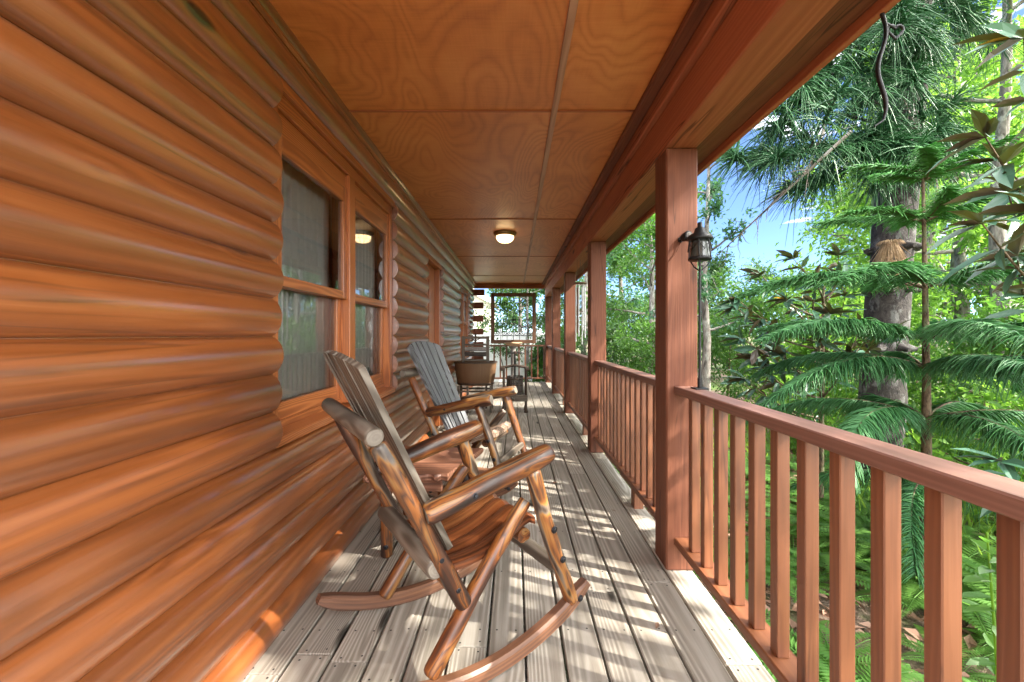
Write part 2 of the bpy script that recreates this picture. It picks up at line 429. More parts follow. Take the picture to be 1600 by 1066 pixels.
# foliage
M['lf_lime'] = leafmat('lime_leaf', (.075, .20, .030), (.16, .30, .045), trans=.5, tcol=(.22, .42, .05))
M['lf_mid'] = leafmat('mid_green_leaf', (.035, .10, .020), (.075, .16, .03), trans=.4, tcol=(.13, .30, .04))
M['lf_dark'] = leafmat('dark_green_leaf', (.022, .065, .022), (.05, .11, .03), trans=.3, tcol=(.09, .20, .03))
M['lf_blue'] = leafmat('cool_green_leaf', (.025, .085, .05), (.06, .14, .075), trans=.35, tcol=(.10, .26, .08))
M['lf_magn'] = leafmat('glossy_two_sided_leaf', (.035, .10, .060), (.06, .15, .085), back=(.060, .040, .022), trans=.08, rough=.34, spec=.55, tcol=(.10, .12, .015))
M['lf_needle'] = leafmat('soft_needle', (.022, .085, .034), (.055, .17, .055), trans=.25, tcol=(.08, .24, .05))
M['lf_needle_b'] = leafmat('fresh_needle', (.040, .155, .065), (.11, .30, .07), trans=.38, tcol=(.14, .40, .06))
M['fern'] = leafmat('fern_green', (.07, .18, .04), (.14, .28, .055), trans=.45, tcol=(.20, .40, .05))
M['grass'] = leafmat('grass_green', (.09, .20, .03), (.19, .30, .05), trans=.5, tcol=(.30, .46, .06))
M['litter'] = leafmat('dry_leaf', (.16, .085, .055), (.36, .235, .17), trans=.15, rough=.8, spec=.1)
M['straw'] = leafmat('dry_frond', (.34, .22, .12), (.52, .38, .24), trans=.3, rough=.8, spec=.1)
M['moss'] = leafmat('hanging_moss', (.25, .27, .25), (.4, .42, .4), trans=.3, rough=.9, spec=.05)

def groundmat():
    m, nt, out = newmat('leaf_litter_ground')
    tc = N(nt, 'ShaderNodeTexCoord'); v = tc.outputs['Object']
    n1 = noise(nt, v, .55, 4, .6); n2 = noise(nt, v, 22, 5, .7); n3 = noise(nt, v, 4, 4, .6)
    soil = ramp(nt, n2, [(.3, (.055, .038, .026)), (.5, (.16, .11, .078)), (.72, (.30, .215, .16))])
    green = ramp(nt, n2, [(.3, (.03, .06, .012)), (.7, (.12, .19, .035))])
    mk = ramp(nt, math_(nt, 'ADD', math_(nt, 'MULTIPLY', n1, .6), math_(nt, 'MULTIPLY', n3, .4)), [(.46, 0.), (.56, 1.)])
    c = mixc(nt, mk, soil, green)
    b = N(nt, 'ShaderNodeBsdfPrincipled'); nt.links.new(c, b.inputs['Base Color']); b.inputs['Roughness'].default_value = .95
    bp = N(nt, 'ShaderNodeBump'); bp.inputs['Strength'].default_value = .9; bp.inputs['Distance'].default_value = .04
    nt.links.new(n2, bp.inputs['Height']); nt.links.new(bp.outputs[0], b.inputs['Normal'])
    nt.links.new(b.outputs[0], out.inputs[0]); return m
M['ground'] = groundmat()

# ------------------------------------------------------------------ setting: ground, deck
GZ = -.5
mb = MB()
xs = [-300, -60, -20] + [i*.5 for i in range(-12, 41)] + [30, 60, 300]
ys = [-300, -60, -15] + [i*.5 for i in range(-8, 49)] + [40, 80, 400]
vs = []
for y in ys:
    for x in xs:
        near = 1 if (-7 < x < 21 and -5 < y < 25) else 0
        vs.append((x, y, GZ + near*(.05*math.sin(x*1.3+y*.7)+.04*math.sin(x*.6-y*1.9))))
nx = len(xs)
mb.add(vs, [(j*nx+i, j*nx+i+1, (j+1)*nx+i+1, (j+1)*nx+i) for j in range(len(ys)-1) for i in range(nx-1)], smooth=True)
tag(mb.build('ground', M['ground']), kind='structure')

DY0, DY1 = -1.5, 10.12
mb = MB()
edges = []
x = .7336
while x > -.95: edges.append(x); x -= .1388
for k, e in enumerate([.7336+.1388] + edges):
    x1 = e-.0045; x0 = e-.1388+.0045
    if x0 < -.96: x0 = -.96
    if x1 <= x0+.02: continue
    y = DY0 - rng.uniform(0, 2.)
    while y < DY1:
        L = rng.choice([2.4, 3.6, 3.05, 4.2])
        a, b = max(y, DY0), min(y+L, DY1)
        if b-a > .05:
            dz = rng.uniform(-.0015, .0015)
            box(mb, x0, x1, a+.0015, b-.0015, -.032+dz, dz, axis=1, ch=.004)
            j = math.ceil((a-.02)/.405)*.405
            pos = [a+.022, b-.022]
            while j < b: pos.append(j); j += .405
            for py in pos:
                if py < .8 or py > 6: continue
                for fx in (.22, .78):
                    nxp = x0+(x1-x0)*fx+rng.uniform(-.004, .004); nyp = py+rng.uniform(-.006, .006)
                    q = [(nxp+.0042*math.cos(t*PI/3), nyp+.0042*math.sin(t*PI/3), dz+.0008) for t in range(6)]
                    mb.add(q, [tuple(range(6))], None, .5, 1)
        y += L
for jx in (-.6, 0, .6, .84):   # joists under the boards
    box(mb, jx-.02, jx+.02, DY0, DY1, -.2, -.036, axis=1, mat=2)
box(mb, -.95, .874, DY1+.002, DY1+.04, -.2, -.004, axis=0, mat=2)
tag(mb.build('deck', [M['deck'], M['nail'], M['greywood']]), kind='structure')

# ------------------------------------------------------------------ log house
HOUSE = empty('log_house', (-1.2, 5, 0), 'orange stained log cabin with its plywood porch ceiling and brown beams', 'house')
def hp(mb, name, mats, parent=None):
    """part of the house, kept in world coordinates"""
    o = mb.build(name, mats)
    p = parent or HOUSE
    o.parent = p
    o.matrix_parent_inverse = Matrix.Translation(-Vector(HOUSE.location))
    if parent: o.matrix_parent_inverse = Matrix.Identity(4)
    return o
XG = -.937; PITCH = .147; Z0 = -.033
WEND = 9.25
OPEN = [(1.61, 3.20, .702, 2.172), (4.36, 5.27, -.2, 2.025), (6.92, 8.42, .702, 2.025)]
mb = MB()
def log_piece(mb, z0, ya, yb, seed):
    r = random.Random(seed)
    bul = .041+r.uniform(-.004, .004); hh = PITCH
    prof = []
    NP = 14
    for i in range(NP+1):
        t = i/NP; a = -PI/2+PI*t
        ex = bul*(max(0, math.cos(a))**.60)
        prof.append((XG+ex, z0+hh*(t*.985+.0075)))
    ny = max(2, int((yb-ya)/.16))
    vs = []; w = []; oz = r.uniform(0, 80); ph = r.uniform(0, 6); ox = r.uniform(-.02, .02)
    for j in range(ny+1):
        y = ya+(yb-ya)*j/ny
        k = .0022*math.sin(y*3.1+ph)+.0016*math.sin(y*7.7+ph*2)
        for (px, pz) in prof:
            f = (px-XG)/bul
            vs.append((px+k*f, y, pz+.0012*math.sin(y*2.3+ph)*f))
            w.append((px-XG+.05, pz-z0-hh/2+ox, y+oz))
    n = NP+1
    fs = [(j*n+i, j*n+i+1, (j+1)*n+i+1, (j+1)*n+i) for j in range(ny) for i in range(NP)]
    rd = r.random()
    mb.add(vs, fs, w, rd, 0, True)
    for j, rev in ((0, False), (ny, True)):   # end grain caps, .1 thick
        cap = vs[j*n:(j+1)*n]; cw = w[j*n:(j+1)*n]
        q = list(range(n))
        mb.add(cap, [tuple(q if rev else q[::-1])], cw, rd*.5, 0)
for k in range(17):
    z = Z0+PITCH*k; zc = z+PITCH/2
    cuts = sorted([(a, b) for a, b, c, d in OPEN if c-.01 < zc < d])
    y = DY0
    for a, b in cuts+[(WEND, WEND)]:
        # long logs are joined end to end
        ya = y
        if a-ya > .02:
            log_piece(mb, z, ya, a, 1000+k*17+int(a*10))
        y = b
# flat backing with the same openings
zs = [-.2, .702, 2.025, 2.172, 2.6]
ycut = [DY0, 1.61, 3.20, 4.36, 5.27, 6.92, 8.42, WEND]
for i in range(len(ycut)-1):
    for j in range(len(zs)-1):
        yc = (ycut[i]+ycut[i+1])/2; zc = (zs[j]+zs[j+1])/2
        if any(a < yc < b and c < zc < d for a, b, c, d in OPEN): continue
        box(mb, XG-.12, XG-.002, ycut[i], ycut[i+1], zs[j], zs[j+1], axis=1, ch=.0)
box(mb, XG-.12, XG, WEND, WEND+.02, -.2, 2.37, axis=2, ch=0)
hp(mb, 'wall', M['log'])
# crossing corner logs, painted ends facing the porch
for k in range(0, 16, 2):
    mb = MB(); z = Z0+PITCH*k+.004
    w_ = .215 if k < 14 else .24
    box(mb, -1.5, -.915+w_, WEND+.03, WEND+.17, z, z+PITCH-.012, axis=0, ch=.012)
    hp(mb, 'corner_log', M['post'])
# dark rooms behind the openings
mb = MB()
for a, b, c, d in (OPEN[0], OPEN[2]):
    mb = MB(); A = a-.5; B = b+.5
    for q in ([(-3.6, A, 0), (-3.6, B, 0), (-3.6, B, 2.5), (-3.6, A, 2.5)], [(-3.6, A, 0), (-1.06, A, 0), (-1.06, A, 2.5), (-3.6, A, 2.5)],
              [(-3.6, B, 0), (-1.06, B, 0), (-1.06, B, 2.5), (-3.6, B, 2.5)], [(-3.6, A, 0), (-1.06, A, 0), (-1.06, B, 0), (-3.6, B, 0)], [(-3.6, A, 2.5), (-1.06, A, 2.5), (-1.06, B, 2.5), (-3.6, B, 2.5)]):
        mb.add(q, [(0, 1, 2, 3)])
    hp(mb, 'room', M['interior'])

def window(a, b, c, d, zsash_top, units, veil=True):
    """double-hung units in one opening; frame is the part, the rest its sub-parts"""
    mb = MB(); t = .05
    X1 = -.942
    box(mb, X1-.10, X1, a, a+t, c, d, axis=2); box(mb, X1-.10, X1, b-t, b, c, d, axis=2)
    box(mb, X1-.012, X1+.02, a-.0, b+.0, d-.045, d-.002, axis=1)
    box(mb, X1-.10, X1-.001, a+t, b-t, d-.11, d-.047, axis=1)
    box(mb, X1-.10, X1-.02, a+t, b-t, zsash_top, d-.112, axis=1)
    fr = hp(mb, 'window', M['trim'])
    def sub(mbx, nm, mt):
        o = mbx.build(nm, mt); o.parent = fr; return o
    mb = MB()   # sloping sill
    Ms = Matrix.Translation((X1-.03, 0, c+.035)) @ Matrix.Rotation(math.radians(8), 4, 'Y')
    box(mb, -.075, .055, a+.002, b-.002, -.022, .018, axis=1, M=Ms)
    box(mb, X1-.1, X1-.045, a+t, b-t, c+.02, c+.085, axis=1)
    sub(mb, 'sill', M['trim'])
    for (u0, u1) in units:
        zm = 1.372
        for nm, xs0, xs1, z0, z1 in (('upper_sash', X1-.045, X1-.012, zm-.022, zsash_top), ('lower_sash', X1-.082, X1-.050, c+.085, zm+.022)):
            mb = MB(); s = .045
            box(mb, xs0, xs1, u0, u0+s, z0, z1, axis=2); box(mb, xs0, xs1, u1-s, u1, z0, z1, axis=2)
            tb = .085 if nm == 'upper_sash' else .044
            bb = .044 if nm == 'upper_sash' else .075
            box(mb, xs0, xs1, u0+s, u1-s, z1-tb, z1, axis=1); box(mb, xs0, xs1, u0+s, u1-s, z0, z0+bb, axis=1)
            sub(mb, 'sash', M['trim'])
            mb = MB(); xg = (xs0+xs1)/2
            mb.add([(xg, u0+s-.004, z0+bb-.004), (xg, u1-s+.004, z0+bb-.004), (xg, u1-s+.004, z1-tb+.004), (xg, u0+s-.004, z1-tb+.004)], [(0, 1, 2, 3)])
            sub(mb, 'pane', M['glass'])
        if veil:  # pale sheet added behind the panes to give the glass its hazy veil
            mb = MB(); vs = []; K = 60
            for i in range(K+1):
                y = u0+.01+(u1-u0-.02)*i/K; xx = X1-.115+.010*math.sin(i*1.1)
                vs += [(xx, y, c+.08), (xx, y, zsash_top)]
            mb.add(vs, [(2*i, 2*i+2, 2*i+3, 2*i+1) for i in range(K)], smooth=True)
            sub(mb, 'veil_sheet', M['veil'])
    for i in range(len(units)-1):
        mb = MB(); box(mb, X1-.1, X1+.004, units[i][1], units[i+1][0], c+.06, d-.113, axis=2); sub(mb, 'mullion', M['trim'])
    return fr
window(*OPEN[0], 1.98, [(1.662, 2.368), (2.452, 3.148)])
window(*OPEN[2], 1.88, [(6.972, 7.64), (7.70, 8.368)])
# door
a, b, c, d = OPEN[1]
mb = MB()
box(mb, -1.04, -.945, a, a+.05, 0, d, axis=2); box(mb, -1.04, -.945, b-.05, b, 0, d, axis=2); box(mb, -1.04, -.925, a, b, d-.055, d-.002, axis=1)
hp(mb, 'door_frame', M['trim'])
mb = MB()
box(mb, -1.045, -1.005, a+.052, b-.052, .01, d-.057, axis=2)
for zz in ((.2, .85), (1.0, 1.8)):
    for yy in ((a+.15, a+.42), (b-.42, b-.15)):
        box(mb, -1.004, -.995, yy[0], yy[1], zz[0], zz[1], axis=2)
dr = hp(mb, 'door', M['trim'])
mb = MB(); tube(mb, [(-1.0, a+.10, 1.0), (-.955, a+.10, 1.0)], .011, 10); tube(mb, [(-.955, a+.10, 1.0), (-.94, a+.10, 1.0)], .026, 14, round_end=.004)
h_ = mb.build('handle', M['brass']); h_.parent = dr
# ceiling
CZ = 2.37; RY0 = -.5
SE = [-1.95, .20, 2.272, 4.393, 6.487, 8.604, 9.96]
mb = MB()
for i in range(len(SE)-1):
    for (x0, x1) in ((-.955, .2135), (.2165, .70)):
        ox, oy, rd = rng.uniform(0, 40), rng.uniform(0, 40), rng.random()
        y0, y1 = max(SE[i], RY0)+.002, SE[i+1]-.002
        if y1 <= y0: continue
        q = [(x0, y0, CZ), (x1, y0, CZ), (x1, y1, CZ), (x0, y1, CZ)]
        q2 = [(p[0], p[1], CZ+.012) for p in q]
        mb.add(q+q2, [(0, 1, 2, 3)[::-1], (4, 5, 6, 7), (0, 1, 5, 4), (1, 2, 6, 5), (2, 3, 7, 6), (3, 0, 4, 7)], [(p[0]+ox, p[1]+oy, 0) for p in q+q2], rd)
ceil = hp(mb, 'porch_ceiling', M['ply'])
for e in SE[1:-1]:
    mb = MB(); box(mb, -.95, .69, e-.016, e+.002, CZ-.006, CZ-.0005, axis=0, ch=.001); tl = mb.build('seam_strip', M['beam']); tl.parent = ceil
mb = MB(); box(mb, .200, .232, RY0, 9.96, CZ-.012, CZ-.001, axis=1, ch=.002)
tl = mb.build('batten', M['strip']); tl.parent = ceil
mb = MB(); box(mb, -.955, -.912, RY0, 9.96, CZ-.052, CZ-.001, axis=1, ch=.014); hp(mb, 'ceiling_trim', M['trim'])
mb = MB(); box(mb, .648, .708, RY0, 9.96, CZ-.036, CZ-.001, axis=1, ch=.006); hp(mb, 'ceiling_trim', M['post'])
mb = MB(); box(mb, .71, .89, RY0, 10.12, 2.264, 2.372, axis=1, ch=.006); hp(mb, 'upper_beam', M['beam'])
mb = MB()
yy = RY0
for e in (.35, 4.12, 8.12, 10.12):
    box(mb, .738, .892, yy+.001, e-.001, 2.062, 2.262, axis=1, ch=.006); yy = e
hp(mb, 'lower_beam', M['beam'])
mb = MB(); box(mb, -1.1, .708, 9.962, 10.08, 2.262, 2.372, axis=0, ch=.005); hp(mb, 'end_beam', M['beam'])
mb = MB(); box(mb, .894, 1.018, RY0, 10.2, 2.085, 2.10, axis=1, ch=.002); hp(mb, 'soffit', M['post'])
mb = MB(); box(mb, 1.02, 1.046, RY0, 10.2, 2.052, 2.24, axis=1, ch=.003); hp(mb, 'fascia', M['beam'])
mb = MB(); box(mb, -4.2, 1.07, RY0, 10.25, 2.43, 2.50, axis=1, ch=.0); box(mb, .892, 1.05, RY0, 10.2, 2.242, 2.428, axis=1, ch=0)
hp(mb, 'roof', M['roof'])

# ------------------------------------------------------------------ posts and railings
PS = 2.023
ordn = ['nearest', 'second', 'third', 'fourth', 'farthest']
plabel = ['nearest brown square porch post, with a small round spotlight on it',
          'second brown porch post from the camera, with a sunlit upper half',
          'third brown porch post from the camera, beside the wind chime',
          'fourth brown porch post from the camera, second from the far corner',
          'farthest brown porch post, at the far corner of the deck']
for k in range(5):
    y = PS*(k+1) if k < 4 else 9.95
    mb = MB(); box(mb, .738, .892, y, y+(.165 if k < 4 else .155), .001, 2.061, axis=2, ch=.007)
    o = mb.build('porch_post', M['post'])
    tag(o, plabel[k], 'post', 'square porch posts along the railing')
rlabel = ['nearest railing section, running from the camera to the nearest porch post', 'railing section between the nearest and the second porch post',
          'railing section between the second and the third porch post', 'railing section between the third and the fourth porch post', 'short far railing section between the fourth and the corner post']
for k in range(5):
    y0 = PS*k+.17 if k else -.9
    y1 = PS*(k+1)-.002 if k < 4 else 9.948
    R = empty('porch_railing', (.82, (y0+y1)/2, 0), rlabel[k], 'railing', 'brown railing sections along the deck')
    inv = -Vector(R.location)
    def rp(mb, nm):
        o = mb.build(nm, M['railcap' if nm == 'top_rail' else 'rail']); o.parent = R; o.matrix_parent_inverse = Matrix.Translation(inv); return o
    mb = MB(); box(mb, .775, .865, y0, y1, .862, .900, axis=1, ch=.004); rp(mb, 'top_rail')
    mb = MB(); box(mb, .775, .865, y0, y1, .128, .165, axis=1, ch=.004); rp(mb, 'bottom_rail')
    if k: mb = MB(); box(mb, .79, .85, y0+.55, y0+.63, -.02, .127, axis=2); rp(mb, 'support_block')
    y = .777-.122*13 if k == 0 else y0+.06
    while y < y1-.05:
        mb = MB(); box(mb, .799, .838, y, y+.037, .1655, .8615, axis=2, ch=.0025); rp(mb, 'baluster')
        y += .122
R = empty('porch_railing', (-.1, 10.0, 0), 'far end railing across the porch under the hanging window frame', 'railing')
inv = -Vector(R.location)
mb = MB(); box(mb, -.69, .736, 9.98, 10.06, .865, .903, axis=0); o = mb.build('top_rail', M['rail']); o.parent = R; o.matrix_parent_inverse = Matrix.Translation(inv)
mb = MB(); box(mb, -.69, .736, 9.98, 10.06, .085, .12, axis=0); o = mb.build('bottom_rail', M['rail']); o.parent = R; o.matrix_parent_inverse = Matrix.Translation(inv)
x = -.66
while x < .72:
    mb = MB(); box(mb, x, x+.035, 10.0, 10.035, .121, .864, axis=2); o = mb.build('baluster', M['rail']); o.parent = R; o.matrix_parent_inverse = Matrix.Translation(inv); x += .15

# ------------------------------------------------------------------ rocking chairs
def bolt(parent, p, d, r=.0085):
    mb = MB(); d = Vector(d).normalized(); p = Vector(p)
    tube(mb, [p-d*.004, p+d*.002], r*1.5, 12, round_end=.001); tube(mb, [p, p+d*.006], r, 10, round_end=.002)
    o = mb.build('bolt', M['bolt']); o.parent = parent
    return o
def make_chair(slatmat, seatmat, logm, crestm, label, loc, rz):
    R = empty('rocking_chair', loc, label, 'rocking chair', 'log rocking chairs on the deck', rz)
    def P(mb, nm, mats):
        o = mb.build(nm, mats); o.parent = R; return o
    LG = [logm, M['cut_end']]
    # crest log
    mb = MB(); tube(mb, line((-.374, -.325, .87), (-.374, .325, .87), 8), .028, 20, capmat=1, wob=.05, round_end=.012); P(mb, 'crest_log', [crestm, M['cut_end']])
    for s in (-1, 1):
        mb = MB(); tube(mb, line((-.345, s*.248, .835), (-.062, s*.248, .262), 9, wig=.006), [.0265+.002*math.sin(i) for i in range(10)], 18, capmat=1, wob=.05, round_end=.014)
        bp = P(mb, 'back_post', LG)
        bolt(bp, (-.155, s*(.248+.0265), .448), (0, s, 0)); bolt(bp, (-.098, s*(.248+.0265), .335), (0, s, 0))
        mb = MB()
        ap = line((-.205, s*.262, .596), (.285, s*.262, .712), 8)
        tube(mb, ap, [.038, .039, .040, .042, .043, .045, .046, .045, .042], 22, capmat=1, wob=.06, round_end=.022, sq=(1, .9))
        arm = P(mb, 'arm', LG)
        bolt(arm, (-.05, s*(.262+.0405), .634), (0, s, .2), .007)
        mb = MB(); tube(mb, line((.195, s*.276, .665), (.385, s*.276, .125), 8, wig=.008), [.030, .030, .029, .029, .029, .028, .028, .027, .026], 18, capmat=1, wob=.06, round_end=.012)
        fl = P(mb, 'front_leg', LG)
        bolt(fl, (.275, s*(.276+.029), .44), (0, s, 0)); bolt(fl, (.317, s*(.276+.029), .32), (0, s, 0))
        mb = MB(); tube(mb, line((.195, s*.235, .545), (-.178, s*.24, .075), 9, wig=.01), [.025, .027, .028, .026, .028, .027, .028, .029, .029, .029], 18, capmat=1, wob=.07, round_end=.012)
        br = P(mb, 'brace', LG)
        if s > 0: bolt(br, (.17, .235+.027, .515), (0, 1, 0))
        mb = MB(); pts = []
        for i in range(23):
            t = -.42+.885*i/22
            pts.append((t, s*.269, .029+(t-.0)**2/1.62+(.0 if i < 20 else .004*(i-19))))
        sweep_rect(mb, pts, .046, .056, ch=.009)
        rk = P(mb, 'rocker', [M['rocker']])
        bolt(rk, (.415, s*(.269+.024), .029+.415**2/1.62), (0, s, 0)); bolt(rk, (-.165, s*(.269+.024), .05), (0, s, 0))
    mb = MB(); tube(mb, line((-.165, -.26, .415), (-.165, .26, .415), 6), .034, 18, capmat=1, wob=.05, round_end=.01); P(mb, 'lower_back_rail', [crestm, M['cut_end']])
    mb = MB(); tube(mb, line((.325, -.276, .275), (.325, .276, .275), 6), .027, 16, capmat=1, wob=.06, round_end=.01); P(mb, 'front_stretcher', [crestm, M['cut_end']])
    mb = MB(); tube(mb, line((.215, -.20, .395), (.215, .20, .395), 6), .028, 16, wob=.05); P(mb, 'seat_rail', LG)
    mb = MB(); tube(mb, line((-.09, -.22, .325), (-.09, .22, .325), 6), .028, 16, wob=.05); P(mb, 'seat_rail', LG)
    # fan of back slats
    ns = 6; wb, wt = .175, .245
    d = Vector((-.49, 0, 1)).normalized(); nrm = Vector((d.z, 0, -d.x))
    base = Vector((-.10, 0, .40)); Lc = (1.09-.40)/d.z
    for i in range(ns):
        e0 = -1+2*i/ns; e1 = -1+2*(i+1)/ns
        g = .019
        mb = MB(); vs = []; w = []; oz = rng.uniform(0, 50); oy = rng.uniform(.03, .07)
        K = 10
        for j in range(K+1):
            t = j/K
            for (e, gg) in ((e0, g), ((e0+e1)/2, 0), (e1, -g)):
                ww = wb+(wt-wb)*t
                yl = e*ww+gg*.55
                em = e
                top = Lc-.055*abs(em)**2.2
                for th in (0, .02):
                    p = base+d*(top*t)+Vector((0, yl, 0))+nrm*(th+.022*em*em)
                    vs.append(p); w.append((yl+.02, th+oy, top*t+oz))
        n = 6   # order: e0(0,th) e0(th) mid mid e1 e1
        fs = []
        for j in range(K):
            a = j*n; b = (j+1)*n
            fs += [(a+0, a+2, b+2, b+0), (a+2, a+4, b+4, b+2), (a+3, a+1, b+1, b+3), (a+5, a+3, b+3, b+5), (a+1, a+0, b+0, b+1), (a+4, a+5, b+5, b+4)]
        fs += [(0, 1, 3, 2), (2, 3, 5, 4)]
        a = K*n; fs += [(a, a+2, a+3, a+1), (a+2, a+4, a+5, a+3)]
        mb.add(vs, fs, w, rng.random())
        P(mb, 'back_slat', slatmat)
    # scooped seat slats running front to back
    for i in range(5):
        y0 = -.212+.424*i/5+.004; y1 = -.212+.424*(i+1)/5-.004
        mb = MB(); vs = []; w = []; oz = rng.uniform(0, 50); K = 14; oy = rng.uniform(.03, .06)
        for j in range(K+1):
            t = j/K; xx = -.125+.385*t
            zz = .372+.10*t-.035*math.sin(PI*min(1, t*1.05))-(.03*max(0, (t-.86)/.14)**2)
            for q in range(7):
                f = q/6; yy_ = y0+(y1-y0)*f
                vs.append((xx, yy_, zz+.010*(1-(2*f-1)**2)+.012*(abs(yy_)/.21)**2)); w.append((yy_-y0+.01, oy, xx+oz))
            for q in range(7):
                f = 1-q/6; yy_ = y0+(y1-y0)*f
                vs.append((xx, yy_, zz-.024+.012*(abs(yy_)/.21)**2)); w.append((yy_-y0+.01, oy-.024, xx+oz))
        n = 14
        fs = [(j*n+k, (j+1)*n+k, (j+1)*n+(k+1) % n, j*n+(k+1) % n)[::-1] for j in range(K) for k in range(n)]
        fs += [tuple(range(n)), tuple(K*n+k for k in range(n))[::-1]]
        mb.add(vs, fs, w, rng.random(), 0, False)
        P(mb, 'seat_slat', seatmat)
    return R
make_chair(M['cedar_grey'], M['cedar_seat'], M['cedar'], M['cedar_grey'], 'nearest log rocking chair, seen from behind, with grey weathered crest log and glossy orange arms', (-.254, 1.608, 0), .599)
make_chair(M['cedar_slat'], M['pale_seat'], M['cedar'], M['cedar_grey'], 'farther log rocking chair, facing the railing, with bluish grey back slats', (-.342, 3.145, 0), -.321)

# ------------------------------------------------------------------ side table
T = empty('side_table', (-.47, 2.33, 0), 'low live edge slab table between the two rocking chairs', 'table')
inv = Matrix.Translation(-Vector(T.location))
def tp(mb, nm, mt):
    o = mb.build(nm, mt); o.parent = T; o.matrix_parent_inverse = inv; return o
mb = MB(); pts = []
cor = [(-.75, 2.06), (-.336, 2.08), (-.194, 2.57), (-.70, 2.62)]
for i in range(4):
    a, b = Vector(cor[i]).to_3d(), Vector(cor[(i+1) % 4]).to_3d()
    nv = Vector((b.y-a.y, a.x-b.x, 0)).normalized()
    K = 26
    for j in range(K):
        t = j/K; am = .006 if i in (0, 2) else .0015
        p = a.lerp(b, t)+nv*am*(math.sin(t*31+i)+.6*math.sin(t*53))
        pts.append(p)
n = len(pts)
ring = []
for (sc_, z) in ((.97, .415), (1., .424), (1.005, .44), (.985, .45)):
    c0 = Vector((-.5, 2.33, 0))
    for i, p in enumerate(pts):
        q = c0+(p-c0)*sc_; ring.append((q.x, q.y, z+ (.002*math.sin(i*2.1) if z < .43 else 0)))
fs = [(r*n+i, r*n+(i+1) % n, (r+1)*n+(i+1) % n, (r+1)*n+i) for r in range(3) for i in range(n)]
fs += [tuple(range(n))[::-1], tuple(3*n+i for i in range(n))]
mb.add(ring, fs, [(p[1]-2.2, p[2]-.3, p[0]+9) for p in ring], .5)
tp(mb, 'table_top', M['slab'])
mb = MB(); box(mb, -.68, -.37, 2.12, 2.145, .35, .413, axis=0); box(mb, -.64, -.30, 2.50, 2.525, .35, .413, axis=0)
box(mb, -.69, -.665, 2.146, 2.5, .35, .412, axis=1); box(mb, -.345, -.32, 2.146, 2.499, .35, .412, axis=1); tp(mb, 'apron', M['slab'])
for (x, y) in ((-.665, 2.16), (-.37, 2.16), (-.29, 2.48), (-.64, 2.5)):
    mb = MB(); tube(mb, line((x, y, .36), (x*1.0, y, .0), 5, wig=.004), .030, 16, wob=.05, round_end=.01)
    l_ = tp(mb, 'leg', M['cedar']); bolt(l_, (x+.005, y-.031, .06), (0, -1, 0)).matrix_parent_inverse = Matrix.Identity(4)
mb = MB(); tube(mb, line((-.66, 2.16, .16), (-.3, 2.48, .16), 5), .022, 12, wob=.05); tp(mb, 'stretcher', M['cedar_grey'])
mb = MB(); tube(mb, line((-.38, 2.16, .19), (-.63, 2.5, .19), 5), .022, 12, wob=.05); tp(mb, 'stretcher', M['cedar_grey'])

# ------------------------------------------------------------------ antique wash tub with wringer
T = empty('wash_tub', (-.59, 6.3, 0), 'old wooden oval wash tub on legs with a wringer on its rim', 'wash tub')
def cp(mb, nm, mt):
    o = mb.build(nm, mt); o.parent = T; return o
mb = MB(); lathe(mb, [(.0, .395), (.265, .395), (.272, .40), (.30, .56), (.322, .735), (.322, .742), (.305, .742), (.255, .42), (0, .415)], 48, sx=1, sy=.72, wood=True); cp(mb, 'tub', M['tub'])
mb = MB()
for z, r in ((.735, .328), (.42, .281)):
    lathe(mb, [(r-.006, z-.012), (r+.004, z-.01), (r+.004, z+.01), (r-.006, z+.012)], 48, sx=1, sy=.72)
cp(mb, 'hoop', M['rust'])
for (x, y) in ((-.24, -.16), (.24, -.16), (-.24, .16), (.24, .16), (-.1, -.19), (.15, .19)):
    mb = MB(); box(mb, x-.016, x+.016, y-.016, y+.016, .0, .394, axis=2); cp(mb, 'leg', M['greywood'])
mb = MB(); box(mb, -.23, .23, -.19, -.165, .30, .325, axis=0); box(mb, -.23, .23, .165, .19, .30, .325, axis=0); box(mb, -.23, .23, -.12, -.1, .14, .16, axis=0); box(mb, -.23, .23, .1, .12, .14, .16, axis=0); cp(mb, 'stretcher', M['greywood'])
W_ = MB()
for sx in (-1, 1): box(W_, sx*.185-.022, sx*.185+.022, -.04, .03, .70, 1.125, axis=2)
box(W_, -.162, .162, -.035, .025, 1.085, 1.12, axis=0); box(W_, -.162, .162, -.04, .03, .985, 1.01, axis=0); box(W_, -.162, .162, -.05, .04, .75, .775, axis=0)
wr = cp(W_, 'wringer', M['greywood'])
for z, m_ in ((.93, 'stone'), (.855, 'darkwood')):
    mb = MB(); tube(mb, [(-.16, -.01, z), (.16, -.01, z)], .034, 18); o = mb.build('roller', M[m_]); o.parent = wr
mb = MB(); tube(mb, [(-.12, -.01, 1.12), (0, -.01, 1.055), (.12, -.01, 1.12)], .008, 8); tube(mb, [(0, -.01, 1.02), (0, -.01, 1.16)], .014, 12); o = mb.build('pressure_spring', M['rust']); o.parent = wr
mb = MB(); tube(mb, [(.207, 0, .93), (.27, 0, .93), (.33, 0, .88), (.38, 0, .80), (.41, 0, .70), (.42, 0, .66)], .006, 8); o = mb.build('crank', M['iron']); o.parent = wr

